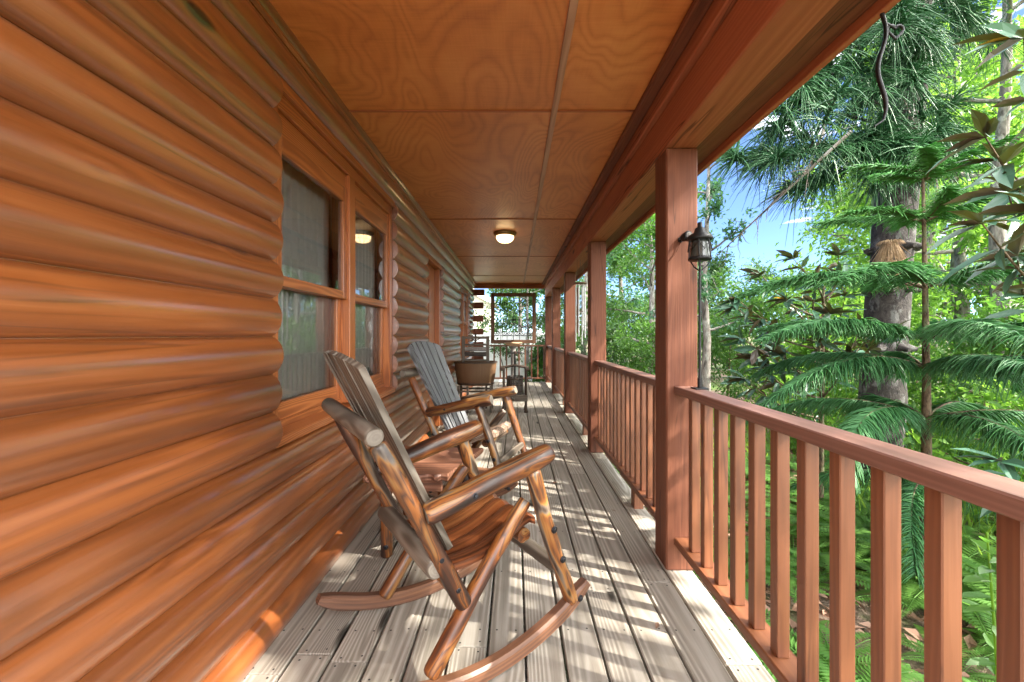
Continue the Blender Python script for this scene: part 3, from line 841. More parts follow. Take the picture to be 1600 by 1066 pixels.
# ------------------------------------------------------------------ cider press
T = empty('cider_press', (.005, 6.25, 0), 'antique iron and wood fruit press with a slatted basket, right of the wash tub', 'press')
for (x, y) in ((-.165, -.11), (.165, -.11), (-.165, .11), (.165, .11)):
    mb = MB(); tube(mb, [(x, y, .03), (x, y, .66)], .017, 10); tube(mb, [(x, y, .0), (x, y, .075)], [.033, .02], 12, round_end=.005); cp(mb, 'leg', M['rust'])
mb = MB(); box(mb, -.19, .19, -.135, .135, .165, .26, axis=0, ch=.01); tube(mb, [(-.03, -.137, .21), (-.03, -.19, .195)], .022, 10); cp(mb, 'tray', M['greywood'])
mb = MB()
for k in range(22):
    a = 2*PI*k/22; Mx = Matrix.Rotation(a, 4, 'Z') @ Matrix.Translation((.118, 0, 0))
    box(mb, -.006, .006, -.0135, .0135, .262, .53, axis=2, M=Mx)
for z in (.31, .40, .49): lathe(mb, [(.125, z-.009), (.129, z-.009), (.129, z+.009), (.125, z+.009)], 36, mat=1)
lathe(mb, [(0, .47), (.11, .47)], 24)
cp(mb, 'basket', [M['darkwood'], M['rust']])
mb = MB(); tube(mb, [(-.20, 0, .655), (-.10, 0, .672), (0, 0, .69), (.10, 0, .672), (.20, 0, .655)], .021, 10)
for s in (-1, 1): box(mb, s*.18-.035, s*.18+.035, -.13, .13, .615, .668, axis=1, ch=.012)
cp(mb, 'top_yoke', M['rust'])
mb = MB(); tube(mb, [(0, 0, .48), (0, 0, .90)], .014, 12); cp(mb, 'screw', M['iron'])
mb = MB(); tube(mb, [(-.105, 0, .875), (.105, 0, .875)], .011, 10, round_end=.004); cp(mb, 'handle', M['iron'])
mb = MB(); tube(mb, [(.0, 0, .885), (.02, -.02, .87)], .02, 10); cp(mb, 'hub', M['rust'])

# ------------------------------------------------------------------ bird bath behind the press
mb = MB(); 
T = empty('bird_bath', (-.03, 9.2, 0), 'grey pedestal with a wide tan dish, standing behind the fruit press by the far railing', 'bird bath')
mb = MB(); lathe(mb, [(0, 0), (.13, 0), (.13, .04), (.075, .09), (.055, .2), (.052, .6), (.06, .85), (.07, .9), (0, .9)], 24); cp(mb, 'pedestal', M['stone'])
mb = MB(); lathe(mb, [(0, .901), (.08, .901), (.16, .93), (.20, .965), (.20, .975), (.185, .97), (.10, .945), (0, .935)], 36); cp(mb, 'dish', M['tan_stone'])

# ------------------------------------------------------------------ hanging window frame with ironwork
T = empty('hanging_window_frame', (-.02, 9.72, 2.258), 'old wooden window frame with wrought iron scrollwork hanging over the far railing', 'window frame')
x0, x1, z0, z1 = -.535, .52, -1.315, -.135
mb = MB(); s = .085
box(mb, x0, x0+s, -.02, .02, z0, z1, axis=2); box(mb, x1-s, x1, -.02, .02, z0, z1, axis=2); box(mb, x0+s, x1-s, -.02, .02, z1-s, z1, axis=0); box(mb, x0+s, x1-s, -.02, .02, z0, z0+s, axis=0)
cp(mb, 'frame', M['framewood'])
mb = MB(); r = .0075
zi0, zi1, xi0, xi1 = z0+s, z1-s, x0+s, x1-s
for k in range(1, 6): tube(mb, [(xi0+(xi1-xi0)*k/6, 0, zi0-.01), (xi0+(xi1-xi0)*k/6, 0, zi1+.01)], r, 6)
zmid = (zi0+zi1)/2-.04
for z in (zi1-.10, zmid, zi0+.10): tube(mb, [(xi0-.01, .0, z), (xi1+.01, .0, z)], r, 6)
def scroll(cx, cz, R0, sgn, flip):
    P_ = []
    for i in range(26):
        t = i/25; a = t*2.6*PI; rr = R0*(1-.82*t)
        P_.append((cx+sgn*rr*math.cos(a), -.008, cz+flip*rr*math.sin(a)))
    tube(mb, P_, .008, 6)
for k in range(6):
    xx = xi0+(xi1-xi0)*(k+.5)/6
    for z in (zi1-.19, zi1-.36, zmid-.12, zmid-.30): scroll(xx, z, .066, 1 if k % 2 else -1, 1 if z > zmid else -1)
lathe(mb, [(0, -.02), (.05, -.015), (.06, 0), (.05, .015), (0, .02)], 16, loc=(0, 0, zmid), sy=.3)
tube(mb, [(0, -.01, zmid-.13), (.05, -.01, zmid), (0, -.01, zmid+.13), (-.05, -.01, zmid), (0, -.01, zmid-.13)], .008, 6)
cp(mb, 'ironwork', M['iron'])
for x in (x0+.06, x1-.06):
    mb = MB(); tube(mb, [(x, 0, z1-.005), (x, .01, -.07), (x, .05, .004)], .004, 6); cp(mb, 'hanging_wire', M['iron'])

# ------------------------------------------------------------------ ceiling lamp
T = empty('ceiling_light', (-.114, 4.98, 2.37), 'lit round ceiling lamp with caged glass dome on the plywood', 'lamp')
mb = MB(); lathe(mb, [(0, -.001), (.135, -.001), (.138, -.012), (.128, -.03), (.118, -.042), (.1, -.045)], 40); cp(mb, 'base', M['brass'])
mb = MB(); lathe(mb, [(.104, -.044), (.104, -.065), (.090, -.095), (.06, -.116), (.0, -.124)], 32); cp(mb, 'glass_dome', M['lamp'])
mb = MB()
for k in range(4):
    a = PI*k/4; P_ = []
    for i in range(13):
        t = PI*i/12; P_.append((.112*math.cos(t)*math.cos(a), .112*math.cos(t)*math.sin(a), -.044-.088*math.sin(t)))
    tube(mb, P_, .0022, 6)
lathe(mb, [(.106, -.084), (.110, -.084), (.110, -.088), (.106, -.088)], 32)
cp(mb, 'cage', M['brass'])

# ------------------------------------------------------------------ lantern on a pole, spotlight, chime, hook
T = empty('pole_lantern', (.853, 1.915, .90), 'black lantern on a thin pole clamped to the railing beside the nearest post', 'lantern')
mb = MB(); tube(mb, [(0, 0, -.13), (0, 0, .6)], .006, 8); cp(mb, 'pole', M['iron'])
mb = MB(); box(mb, -.03, .03, -.03, .03, .0, .006, ch=.001); tube(mb, [(0, 0, .006), (0, 0, .05)], .011, 10); box(mb, -.012, .012, -.012, .012, -.16, -.10, ch=.002); tube(mb, [(-.05, -.005, -.13), (0, 0, -.13)], .005, 8); cp(mb, 'clamp', M['iron'])
mb = MB(); lathe(mb, [(0, .768), (.010, .766), (.012, .745), (.022, .738), (.026, .72), (.05, .706), (.056, .695), (.056, .686), (.044, .682), (0, .682)], 24); cp(mb, 'cap', M['iron'])
mb = MB(); lathe(mb, [(.034, .68), (.040, .66), (.044, .62), (.046, .605)], 20); cp(mb, 'glass', simple('smoky_glass', (.05, .055, .05), .12, 0, 0, 10, .1, .8))
mb = MB(); lathe(mb, [(0, .592), (.05, .592), (.052, .60), (.05, .606), (0, .606)], 24)
for k in range(6):
    a = 2*PI*k/6
    tube(mb, [(.045*math.cos(a), .045*math.sin(a), .683), (.049*math.cos(a), .049*math.sin(a), .65), (.053*math.cos(a+.1), .053*math.sin(a+.1), .60)], .0028, 6)
    tube(mb, [(.05*math.cos(a), .05*math.sin(a), .675), (.052*math.cos(a+.5), .052*math.sin(a+.5), .635), (.05*math.cos(a+1.05), .05*math.sin(a+1.05), .675)], .002, 6)
    if k % 2 == 0: tube(mb, [(.05*math.cos(a), .05*math.sin(a), .594), (.03*math.cos(a), .03*math.sin(a), .565), (.004*math.cos(a), .004*math.sin(a), .545)], .003, 6)
cp(mb, 'cage', M['iron'])
T = empty('spotlight', (.805, 2.02, 1.61), 'small round black spotlight screwed to the nearest post', 'spotlight')
mb = MB(); tube(mb, [(0, 0, 0), (0, -.012, 0)], .014, 12); tube(mb, [(0, -.01, 0), (.005, -.035, .002)], .006, 8); cp(mb, 'bracket', M['iron'])
mb = MB(); tube(mb, [(.0, -.03, .002), (.012, -.075, .004)], [.019, .024], 20, round_end=.006); h_ = cp(mb, 'head', M['iron'])
mb = MB(); tube(mb, [(.0122, -.0755, .004), (.0126, -.077, .004)], .016, 16); o = mb.build('lens', M['stone']); o.parent = h_
mb = MB(); tube(mb, [(0, -.004, -.012), (-.02, -.004, -.06), (-.06, -.004, -.11)], .002, 6); cp(mb, 'cable', M['post'])

T = empty('wind_chime', (.80, 5.05, 2.06), 'pale wind chime hanging from the beam between the second and third posts', 'wind chime')
mb = MB(); tube(mb, [(0, 0, .001), (0, 0, -.10)], .003, 6)
for x in (-.04, .03): tube(mb, [(x, 0, .001), (x, 0, -.28)], .002, 6)
cp(mb, 'cord', M['greywood'])
mb = MB(); lathe(mb, [(0, -.28), (.075, -.28), (.075, -.295), (0, -.295)], 20); cp(mb, 'top_disc', M['framewood'])
for k, L in enumerate((.62, .70, .56, .66, .6, .52)):
    a = 2*PI*k/6; x, y = .056*math.cos(a), .056*math.sin(a)
    mb = MB(); tube(mb, [(x, y, -.296), (x, y, -.34)], .0015, 5); tube(mb, [(x, y, -.33), (x, y, -.33-L)], .0095, 10); cp(mb, 'tube', M['chime'] if k != 2 else M['framewood'])
mb = MB(); tube(mb, [(0, 0, -.296), (0, 0, -.95)], .0015, 5); lathe(mb, [(0, -.62), (.032, -.62), (.032, -.632), (0, -.632)], 16); cp(mb, 'striker', M['framewood'])

T = empty('iron_hook', (1.033, 1.17, 2.051), 'black twisted iron hanger with a heart curl under the eave', 'hook')
mb = MB(); P_ = []
for i in range(18):
    t = i/17; P_.append((.0+.012*math.sin(t*9)+.0*t, 0, .003-.30*t))
P_ += [(-.02, 0, -.315)]
tube(mb, P_, [.0055]*15+[.005, .004, .003, .002], 8, wob=.2)
P_ = [(.003, 0, -.02)]
for i in range(20):
    t = i/19*2*PI
    P_.append((.042+.0014*16*math.sin(t)**3, .004, -.045+.0014*(13*math.cos(t)-5*math.cos(2*t)-2*math.cos(3*t)-math.cos(4*t))))
tube(mb, P_, .0035, 6)
o = cp(mb, 'stem', M['iron'])

# dry leaf on the deck
mb = MB()
vs = [(0, 0, .003), (.03, .012, .012), (.055, .0, .01), (.03, -.014, .006), (.028, 0, .004)]
mb.add(vs, [(0, 1, 4), (1, 2, 4), (4, 2, 3), (0, 4, 3)], None, .4)
lm_ = mb.mesh('dry_leaf', M['litter'])
for k, (x, y, a_, s_) in enumerate(((.28, 3.2, .3, 1.), (-.52, 1.75, 2., .8), (.42, 4.6, 4., .9), (.55, 1.62, 1., .7), (-.1, 5.2, 5., 1.), (.66, 2.7, 2.6, .6))):
    o = bpy.data.objects.new('dry_leaf', lm_); col.objects.link(o); o.location = (x, y, .002); o.rotation_euler = (0, 0, a_); o.scale = (s_, s_, s_)
    tag(o, 'small curled dry leaf on the deck boards', 'leaf', 'dry leaves on the deck')

# ------------------------------------------------------------------ far neighbours: house and fence
T = empty('neighbor_house', (-6, 24, GZ), 'cream sided house with white gable trim, far beyond the end of the porch', 'house')
mb = MB(); x0, x1, y1, ze, zp = -5.5, 4.5, 9, 3.6, 6.4
xm = (x0+x1)/2
vs = [(x0, 0, 0), (x1, 0, 0), (x1, 0, ze), (xm, 0, zp), (x0, 0, ze)]; vs += [(p[0], y1, p[2]) for p in vs]
mb.add(vs, [(0, 1, 2, 3, 4), (9, 8, 7, 6, 5), (1, 6, 7, 2), (0, 4, 9, 5)])
for k in range(26): box(mb, x0, x1, -.012, .0, .2+k*.13, .215+k*.13, axis=0, ch=0)
cp(mb, 'wall', M['cream'])
mb = MB()
for s in (-1, 1):
    xe = xm+s*(5.35); zz = zp+.1
    q = [(xm, -.35, zz), (xe, -.35, ze-.10), (xe, y1, ze-.10), (xm, y1, zz)]
    q2 = [(p[0], p[1], p[2]+.12) for p in q]
    mb.add(q+q2, [(0, 1, 2, 3), (4, 5, 6, 7), (0, 1, 5, 4), (1, 2, 6, 5), (2, 3, 7, 6), (3, 0, 4, 7)])
cp(mb, 'roof', M['roof'])
mb = MB()
for s in (-1, 1):
    xe = xm+s*5.35
    q = [(xm, -.36, zp-.1), (xe, -.36, ze-.30), (xe, -.36, ze+.0), (xm, -.36, zp+.2)]; q2 = [(p[0], p[1]-.03, p[2]) for p in q]
    mb.add(q+q2, [(0, 1, 2, 3), (4, 5, 6, 7), (0, 1, 5, 4), (1, 2, 6, 5), (2, 3, 7, 6), (3, 0, 4, 7)])
cp(mb, 'gable_trim', M['white_pvc'])
mb = MB(); box(mb, 1.2, 2.3, -.05, -.013, 1.3, 2.7, axis=2)
w_ = cp(mb, 'window', M['white_pvc']); mb = MB(); box(mb, 1.28, 2.22, -.06, -.051, 1.38, 2.62); o = mb.build('pane', simple('dark_pane', (.05, .06, .07), .1)); o.parent = w_

T = empty('vinyl_fence', (-1.5, 13.2, GZ), 'white vinyl fence behind the far railing', 'fence')
for i in range(6):
    xa = -6.3+i*1.82
    mb = MB(); box(mb, xa, xa+.12, -.06, .06, -.05, 1.80, axis=2, ch=.008); lathe(mb, [(.09, 1.80), (.085, 1.815), (0, 1.86)], 4, loc=(xa+.06, 0, 0), smooth=False); cp(mb, 'fence_post', M['white_pvc'])
    if i < 5:
        mb = MB()
        box(mb, xa+.121, xa+1.819, -.025, .025, .08, .2, axis=0); box(mb, xa+.121, xa+1.819, -.025, .025, 1.6, 1.72, axis=0)
        for k in range(11): box(mb, xa+.123+k*.154, xa+.123+k*.154+.152, -.012, .012, .2, 1.6, axis=2, ch=.004)
        cp(mb, 'fence_panel', M['white_pvc'])

# ------------------------------------------------------------------ vegetation
def unit(a):
    return a/np.maximum(1e-9, np.linalg.norm(a, axis=1, keepdims=True))
def leaves(mb, C, D, Nn, L, W, rnd=None, mat=0, fold=.25, curve=0.):
    """C base points, D direction to the tip, Nn rough normal; folded pointed leaves of 4 faces"""
    n = len(C); D = unit(D); S = unit(np.cross(D, Nn)); U = np.cross(S, D)
    L = np.broadcast_to(np.asarray(L, float), (n,))[:, None]; W = np.broadcast_to(np.asarray(W, float), (n,))[:, None]
    p0 = C; p1 = C+D*L*.55-U*L*curve*.35; p2 = C+D*L-U*L*curve
    up = U*W*fold
    a = C+D*L*.28+S*W*.46+up-U*L*curve*.12; b = C+D*L*.28-S*W*.46+up-U*L*curve*.12
    c = C+D*L*.68+S*W*.36+up-U*L*curve*.5; d = C+D*L*.68-S*W*.36+up-U*L*curve*.5
    V = np.stack([p0, p1, p2, a, b, c, d], 1).reshape(-1, 3)
    base = np.arange(n)[:, None]*7
    F = np.concatenate([base+np.array([[0, 3, 5, 1]]), base+np.array([[0, 1, 6, 4]])], 0)
    b0 = len(mb.v)
    R = np.repeat(nr.rand(n) if rnd is None else rnd, 7)
    mb.addnp(V, F, R, mat)
    T3 = np.concatenate([base+np.array([[1, 5, 2]]), base+np.array([[1, 2, 6]])], 0)
    mb.f.extend((T3+b0).tolist()); mb.m.extend([mat]*len(T3)); mb.sm.extend([False]*len(T3))
def tinyleaves(mb, C, D, Nn, L, W, rnd=None, mat=0, fold=.2):
    n = len(C); D = unit(D); S = unit(np.cross(D, Nn)); U = np.cross(S, D)
    L = np.broadcast_to(np.asarray(L, float), (n,))[:, None]; W = np.broadcast_to(np.asarray(W, float), (n,))[:, None]
    V = np.stack([C, C+D*L*.5+S*W*.5+U*W*fold, C+D*L, C+D*L*.5-S*W*.5+U*W*fold], 1).reshape(-1, 3)
    base = np.arange(n)[:, None]*4
    F = np.concatenate([base+np.array([[0, 1, 2]]), base+np.array([[0, 2, 3]])], 0)
    mb.addnp(V, F, np.repeat(nr.rand(n) if rnd is None else rnd, 4), mat)
def strands(mb, C, D, L, r, droop, rnd=None, mat=0, seg=4):
    """soft tapering needle ropes (3-sided), bending down with `droop`"""
    n = len(C); D = unit(D)
    L = np.broadcast_to(np.asarray(L, float), (n,))[:, None]; dr = np.broadcast_to(np.asarray(droop, float), (n,))[:, None]
    S = unit(np.cross(D, np.tile([[.13, .2, 1.]], (n, 1)))); U = np.cross(S, D)
    rings = []
    for i in range(seg+1):
        t = i/seg
        p = C+D*L*t; p = p+np.array([[0, 0, -1.]])*dr*L*t*t
        rr = r*(1-.8*t)
        for k in range(3):
            a = 2*PI*k/3
            rings.append(p+(S*math.cos(a)+U*math.sin(a))*rr)
    V = np.stack(rings, 1).reshape(-1, 3); m = (seg+1)*3
    base = np.arange(n)[:, None]*m
    F = []
    for i in range(seg):
        for k in range(3):
            F.append(base+np.array([[i*3+k, i*3+(k+1) % 3, (i+1)*3+(k+1) % 3, (i+1)*3+k]]))
    mb.addnp(V, np.concatenate(F, 0), np.repeat(nr.rand(n) if rnd is None else rnd, m), mat, True)
def rv(n): return unit(nr.randn(n, 3))

def wander(a, d, L, k, wig, up=0.):
    p = Vector(a); d = Vector(d).normalized(); o = [p.copy()]
    for i in range(k):
        d = (d+Vector((rng.uniform(-wig, wig), rng.uniform(-wig, wig), rng.uniform(-wig, wig)+up))).normalized()
        p = p+d*(L/k); o.append(p.copy())
    return o
def leafy(name, loc, h, tr, cb, cr, nleaf, ls, mat, label, cat='tree', group=None, bark='bark_grey', nl=13, lean=(0, 0), aspect=.5, clump=.32, up=.12, skirt=0., seed=1, gaps=.5):
    """broadleaf tree or shrub: trunk > limbs > twigs with leaf clumps at the twigs"""
    global rng
    keep = rng; rng = random.Random(seed)
    T = empty(name, (loc[0], loc[1], loc[2] if len(loc) > 2 else GZ), label, cat, group)
    tm = MB(); K = 9; P_ = []
    px = py = 0
    for i in range(K+1):
        t = i/K; P_.append(Vector((px+lean[0]*t, py+lean[1]*t, h*.92*t-.08))); px += rng.uniform(-.05, .05)*h*.12; py += rng.uniform(-.05, .05)*h*.12
    tube(tm, P_, [tr*(1-.8*i/K)*(1.25 if i == 0 else 1) for i in range(K+1)], 10, wob=.06)
    cents = []
    for i in range(nl):
        t = cb/h+(.97-cb/h)*((i+rng.random()*.7)/nl)
        f = t*K/.99; k = min(K-1, int(f)); b = P_[k].lerp(P_[k+1], min(1, f-k))
        az = i*2.4+rng.uniform(-.5, .5)
        rel = (t-cb/h)/(1-cb/h)
        L = cr*(1-.55*rel**1.6)*rng.uniform(.75, 1.1)
        el = .15+.6*rel-skirt*(1-rel)
        lp = wander(b, (math.cos(az)*math.cos(el), math.sin(az)*math.cos(el), math.sin(el)), L, 6, .22, up*.4)
        r0 = tr*.42*(1-.6*t)
        tube(tm, lp, [r0*(1-.13*q) for q in range(7)], 6)
        for q in range(2, 7):
            for _ in range(2):
                d = Vector((rng.uniform(-1, 1), rng.uniform(-1, 1), rng.uniform(-.5, .7)))+(lp[q]-b).normalized()*.8
                tp_ = wander(lp[q], d, L*.36*rng.uniform(.6, 1.1), 3, .3)
                tube(tm, tp_, [r0*.22, r0*.16, r0*.1, r0*.05], 4)
                cents += [tp_[1], tp_[2], tp_[3]]
    tm.build('trunk', M[bark], T)
    C0 = np.array([list(c) for c in cents]); C0 = C0[nr.rand(len(C0)) < gaps]
    cm = MB()
    idx = nr.randint(0, len(C0), nleaf)
    ctone = nr.rand(len(C0))
    C = C0[idx]+nr.randn(nleaf, 3)*clump*np.array([[1, 1, aspect+.3]])*cr*.22
    out = unit(C-np.array([[lean[0]*.6, lean[1]*.6, h*.55]]))
    D = out*.7+rv(nleaf)*.8+np.array([[0, 0, -.25]])
    Nn = np.array([[0, 0, 1.]])+rv(nleaf)*.75
    LL = ls*(.7+.6*nr.rand(nleaf))
    tinyleaves(cm, C, D, Nn, LL, LL*.52, np.clip(ctone[idx]*.65+nr.rand(nleaf)*.4, 0, 1))
    cm.build('crown', mat, T)
    rng = keep
    return T

# --- old conifer with drooping needle tufts
def old_conifer():
    T = empty('conifer_tree', (3.66, 4.2, GZ), 'old conifer with thick rough grey brown trunk and soft drooping needle tufts', 'tree')
    tm = MB()
    P_ = [Vector((.0+.062*z, .03*math.sin(z), z-.1)) for z in [i*.28 for i in range(0, 37)]]
    tube(tm, P_, [(.19-.005*i*.28*1.5)*(1.15 if i < 1 else 1)*(1+.05*(i % 4 == 0)) for i in range(len(P_))], 22, wob=.07)
    # knotty whorl rings
    for z, k in ((2.62, 9), (3.25, 7), (2.2, 7), (1.62, 6)):
        for i in range(k):
            a = 2*PI*i/k+z; b = Vector((.062*z, 0, z-.1))
            tube(tm, [b+Vector((math.cos(a)*.15, math.sin(a)*.15, 0)), b+Vector((math.cos(a)*.23, math.sin(a)*.23, -.015))], [.045, .02], 8)
    nm = MB()
    boughs = []
    for (px, py, Y) in ((1140, 175, 3.2), (1185, 120, 3.3), (1215, 250, 3.4), (1150, 250, 3.6), (1250, 160, 3.5), (1290, 120, 3.7), (1330, 70, 3.8), (1395, 45, 3.5), (1360, 150, 4.6), (1300, 235, 3.7), (1365, 215, 3.9),
                        (1440, 60, 3.8), (1500, 20, 4.2), (1480, 210, 4.4), (1235, 60, 4.), (1180, 40, 3.9), (1290, 20, 4.), (1100, 110, 3.4), (1340, -40, 4.), (1450, -60, 4.), (1550, 60, 4.6), (1245, 295, 3.9), (1400, 235, 3.65), (1365, 265, 3.7), (1425, 130, 3.7), (1455, 245, 3.9)):
        tip = Vector(((px-804)*Y/650, Y, 1.15-(py-523)*Y/650))-T.location
        z0 = min(max(tip.z+rng.uniform(.1, .45), 2.4), 8.5)
        boughs.append((Vector((.062*z0, 0, z0)), tip))
    for i in range(3):   # the rest of the crown above the frame
        z0 = 5.6+i*.6; a = i*2.4; L = 1.5-.1*i
        boughs.append((Vector((.062*z0, 0, z0)), Vector((.062*z0+L*math.cos(a), L*math.sin(a), z0-.2))))
    for b, tip in boughs:
        P2 = line(b, tip, 8, sag=-.12, wig=.08)
        tube(tm, P2, [.016-.0015*q for q in range(9)], 6)
        dirv = np.array(tip-b); dirv = dirv/np.linalg.norm(dirv)
        C, D = [], []
        for q in range(120):
            t = .55+.45*rng.random()
            f = t*8; k = min(7, int(f)); p = P2[k].lerp(P2[k+1], f-k)
            C.append(p); D.append(dirv*(.35+.75*t)+np.array([rng.gauss(0, .62), rng.gauss(0, .62), rng.gauss(.02, .5)]))
        for _ in range(3):   # side shoots with tufts of their own
            k = rng.randint(3, 6); sp = P2[k]; st = sp+Vector((rng.gauss(0, .22), rng.gauss(0, .22), rng.gauss(-.02, .16)))+(tip-b).normalized()*.18
            tube(tm, line(sp, st, 4, wig=.02), [.007, .006, .005, .004, .003], 5)
            sd = np.array((st-sp).normalized())
            for q in range(55):
                t = .3+.7*rng.random(); C.append(sp.lerp(st, t)); D.append(sd*(.3+.6*t)+np.array([rng.gauss(0, .6), rng.gauss(0, .6), rng.gauss(.1, .5)]))
        for q in range(70):
            C.append(tip); D.append(dirv*.4+np.array([rng.gauss(0, .7), rng.gauss(0, .7), rng.gauss(.35, .5)]))
        C = np.array([list(c) for c in C]); D = np.array(D); n = len(C)
        tone = rng.random()
        strands(nm, C, D, .18+.22*nr.rand(n), 0.0072, .25+.45*nr.rand(n), np.clip(tone*.6+.4*nr.rand(n), 0, 1))
    tm.build('trunk', [M['bark'], M['deadwood']], T)
    nm.build('crown', M['lf_needle'], T)
old_conifer()
# dead twigs hanging through the conifer crown
for k, (a, b) in enumerate((((1300, 150, 3.6), (1250, 280, 3.6)), ((1395, 120, 3.9), (1480, 330, 4.3)), ((1330, 205, 3.3), (1120, 400, 4.4)))):
    pa = Vector(((a[0]-804)*a[2]/650, a[2], 1.15-(a[1]-523)*a[2]/650)); pb = Vector(((b[0]-804)*b[2]/650, b[2], 1.15-(b[1]-523)*b[2]/650))
    base = pa
    mb = MB(); P_ = [p-base for p in line(pa, pb, 8, sag=.05, wig=.15)]
    tube(mb, P_, [.014-.0013*q for q in range(9)], 6, wob=.1)
    for q in range(2, 8):
        for _ in range(2):
            d = (pb-pa).normalized()+Vector((rng.uniform(-1, 1), rng.uniform(-1, 1), rng.uniform(-.8, .5)))
            tube(mb, wander(P_[q], d, .3*rng.random()+.15, 4, .35), [.005, .004, .003, .002, .001], 4)
    o = mb.build('dead_branch', M['deadwood']); o.location = base
    tag(o, ['bare pale twig hanging in the conifer needles left of the trunk', 'bare pale curved branch right of the conifer trunk', 'long bare branch sweeping down to the left across the blue sky'][k], 'branch', 'dead branches among the trees')
# straw bundle on the trunk
mb = MB(); n = 260
ang = nr.rand(n)*2*PI; C = np.stack([.045*np.cos(ang), .045*np.sin(ang), np.full(n, .0)], 1)
D = np.stack([np.cos(ang)*.35, np.sin(ang)*.35, -np.ones(n)], 1)+nr.randn(n, 3)*.12
strands(mb, C, D, .16+.10*nr.rand(n), .0035, .1)
C2 = C+np.array([[0, 0, .17]]); strands(mb, C2, D, .14+.07*nr.rand(n), .0035, .1)
D3 = np.stack([np.cos(ang)*.4, np.sin(ang)*.4, .6*np.ones(n)], 1); strands(mb, C2, D3, .07+.05*nr.rand(n), .003, 1.)
o = mb.build('straw_bundle', M['straw']); o.location = (3.52, 3.90, 1.84); tag(o, 'bundle of dry pale straw tied to the conifer trunk', 'straw')
# moss
mb = MB(); n = 160
C = nr.randn(n, 3)*np.array([[.03, .03, .01]]); D = np.tile([[0, 0, -1.]], (n, 1))+nr.randn(n, 3)*.1
strands(mb, C, D, .15+.3*nr.rand(n), .004, 0); o = mb.build('hanging_moss', M['moss']); o.location = (5.85, 6.7, 5.25); tag(o, 'strand of pale grey moss hanging among bright leaves at upper right', 'moss')

# --- young tiered pine in front
def young_pine():
    bx, by = 2.57, 2.6
    T = empty('young_pine', (bx, by, GZ), 'young tiered pine with thin straight stem and flat layered boughs close beyond the railing', 'tree')
    tm = MB(); P_ = line((0, 0, -.05), (-.02, 0, 2.75), 12, wig=.012)
    tube(tm, P_, [.036-.0025*i for i in range(13)], 10, wob=.05)
    nm = MB()
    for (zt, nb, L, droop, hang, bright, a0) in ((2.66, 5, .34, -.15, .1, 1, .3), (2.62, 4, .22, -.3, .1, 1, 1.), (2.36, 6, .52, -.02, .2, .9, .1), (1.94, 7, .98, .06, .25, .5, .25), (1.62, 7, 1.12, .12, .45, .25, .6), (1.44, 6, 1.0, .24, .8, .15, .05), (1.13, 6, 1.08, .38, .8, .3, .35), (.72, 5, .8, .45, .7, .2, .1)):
        for i in range(nb):
            a = a0+2*PI*i/nb+rng.uniform(-.12, .12); LL = L*rng.uniform(.85, 1.12)
            P2 = []; bend = rng.uniform(-.35, .35); dz_ = rng.uniform(-.10, .10)
            for q in range(11):
                t = q/10; aa = a+bend*t*t
                P2.append(Vector((math.cos(aa)*LL*t, math.sin(aa)*LL*t, dz_*LL*t*t+ zt+.16*LL*t*(1-t)*2-droop*LL*t*t*.9+.10*LL*t)))
            tube(tm, P2, [.0085-.0006*q for q in range(11)], 6)
            side = np.array([-math.sin(a), math.cos(a), 0]); fw = np.array([math.cos(a), math.sin(a), 0])
            C, D, LN = [], [], []
            nbr = int(250*LL)+20
            for s in (-1, 1):
                for q in range(nbr):
                    t = .10+.9*(q+rng.random()*.5)/nbr
                    f = t*10; k = min(9, int(f)); p = P2[k].lerp(P2[k+1], min(1, f-k)); C.append(list(p))
                    D.append(side*s*(1.15-.35*t)+fw*(.55+.5*t)+np.array([0, 0, .35-.75*hang])+np.array([rng.gauss(0, .27) for _ in range(3)]))
                    LN.append((.04+.10*math.sin(PI*min(1, (t*.82+.12)))*min(1, LL+.2))*rng.choice((.35, .7, .9, 1., 1.1, 1.3)))
            n = len(C)
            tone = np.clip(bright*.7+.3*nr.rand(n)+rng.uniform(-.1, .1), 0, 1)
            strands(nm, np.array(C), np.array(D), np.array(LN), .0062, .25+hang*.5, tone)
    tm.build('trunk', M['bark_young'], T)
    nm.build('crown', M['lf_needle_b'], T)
young_pine()

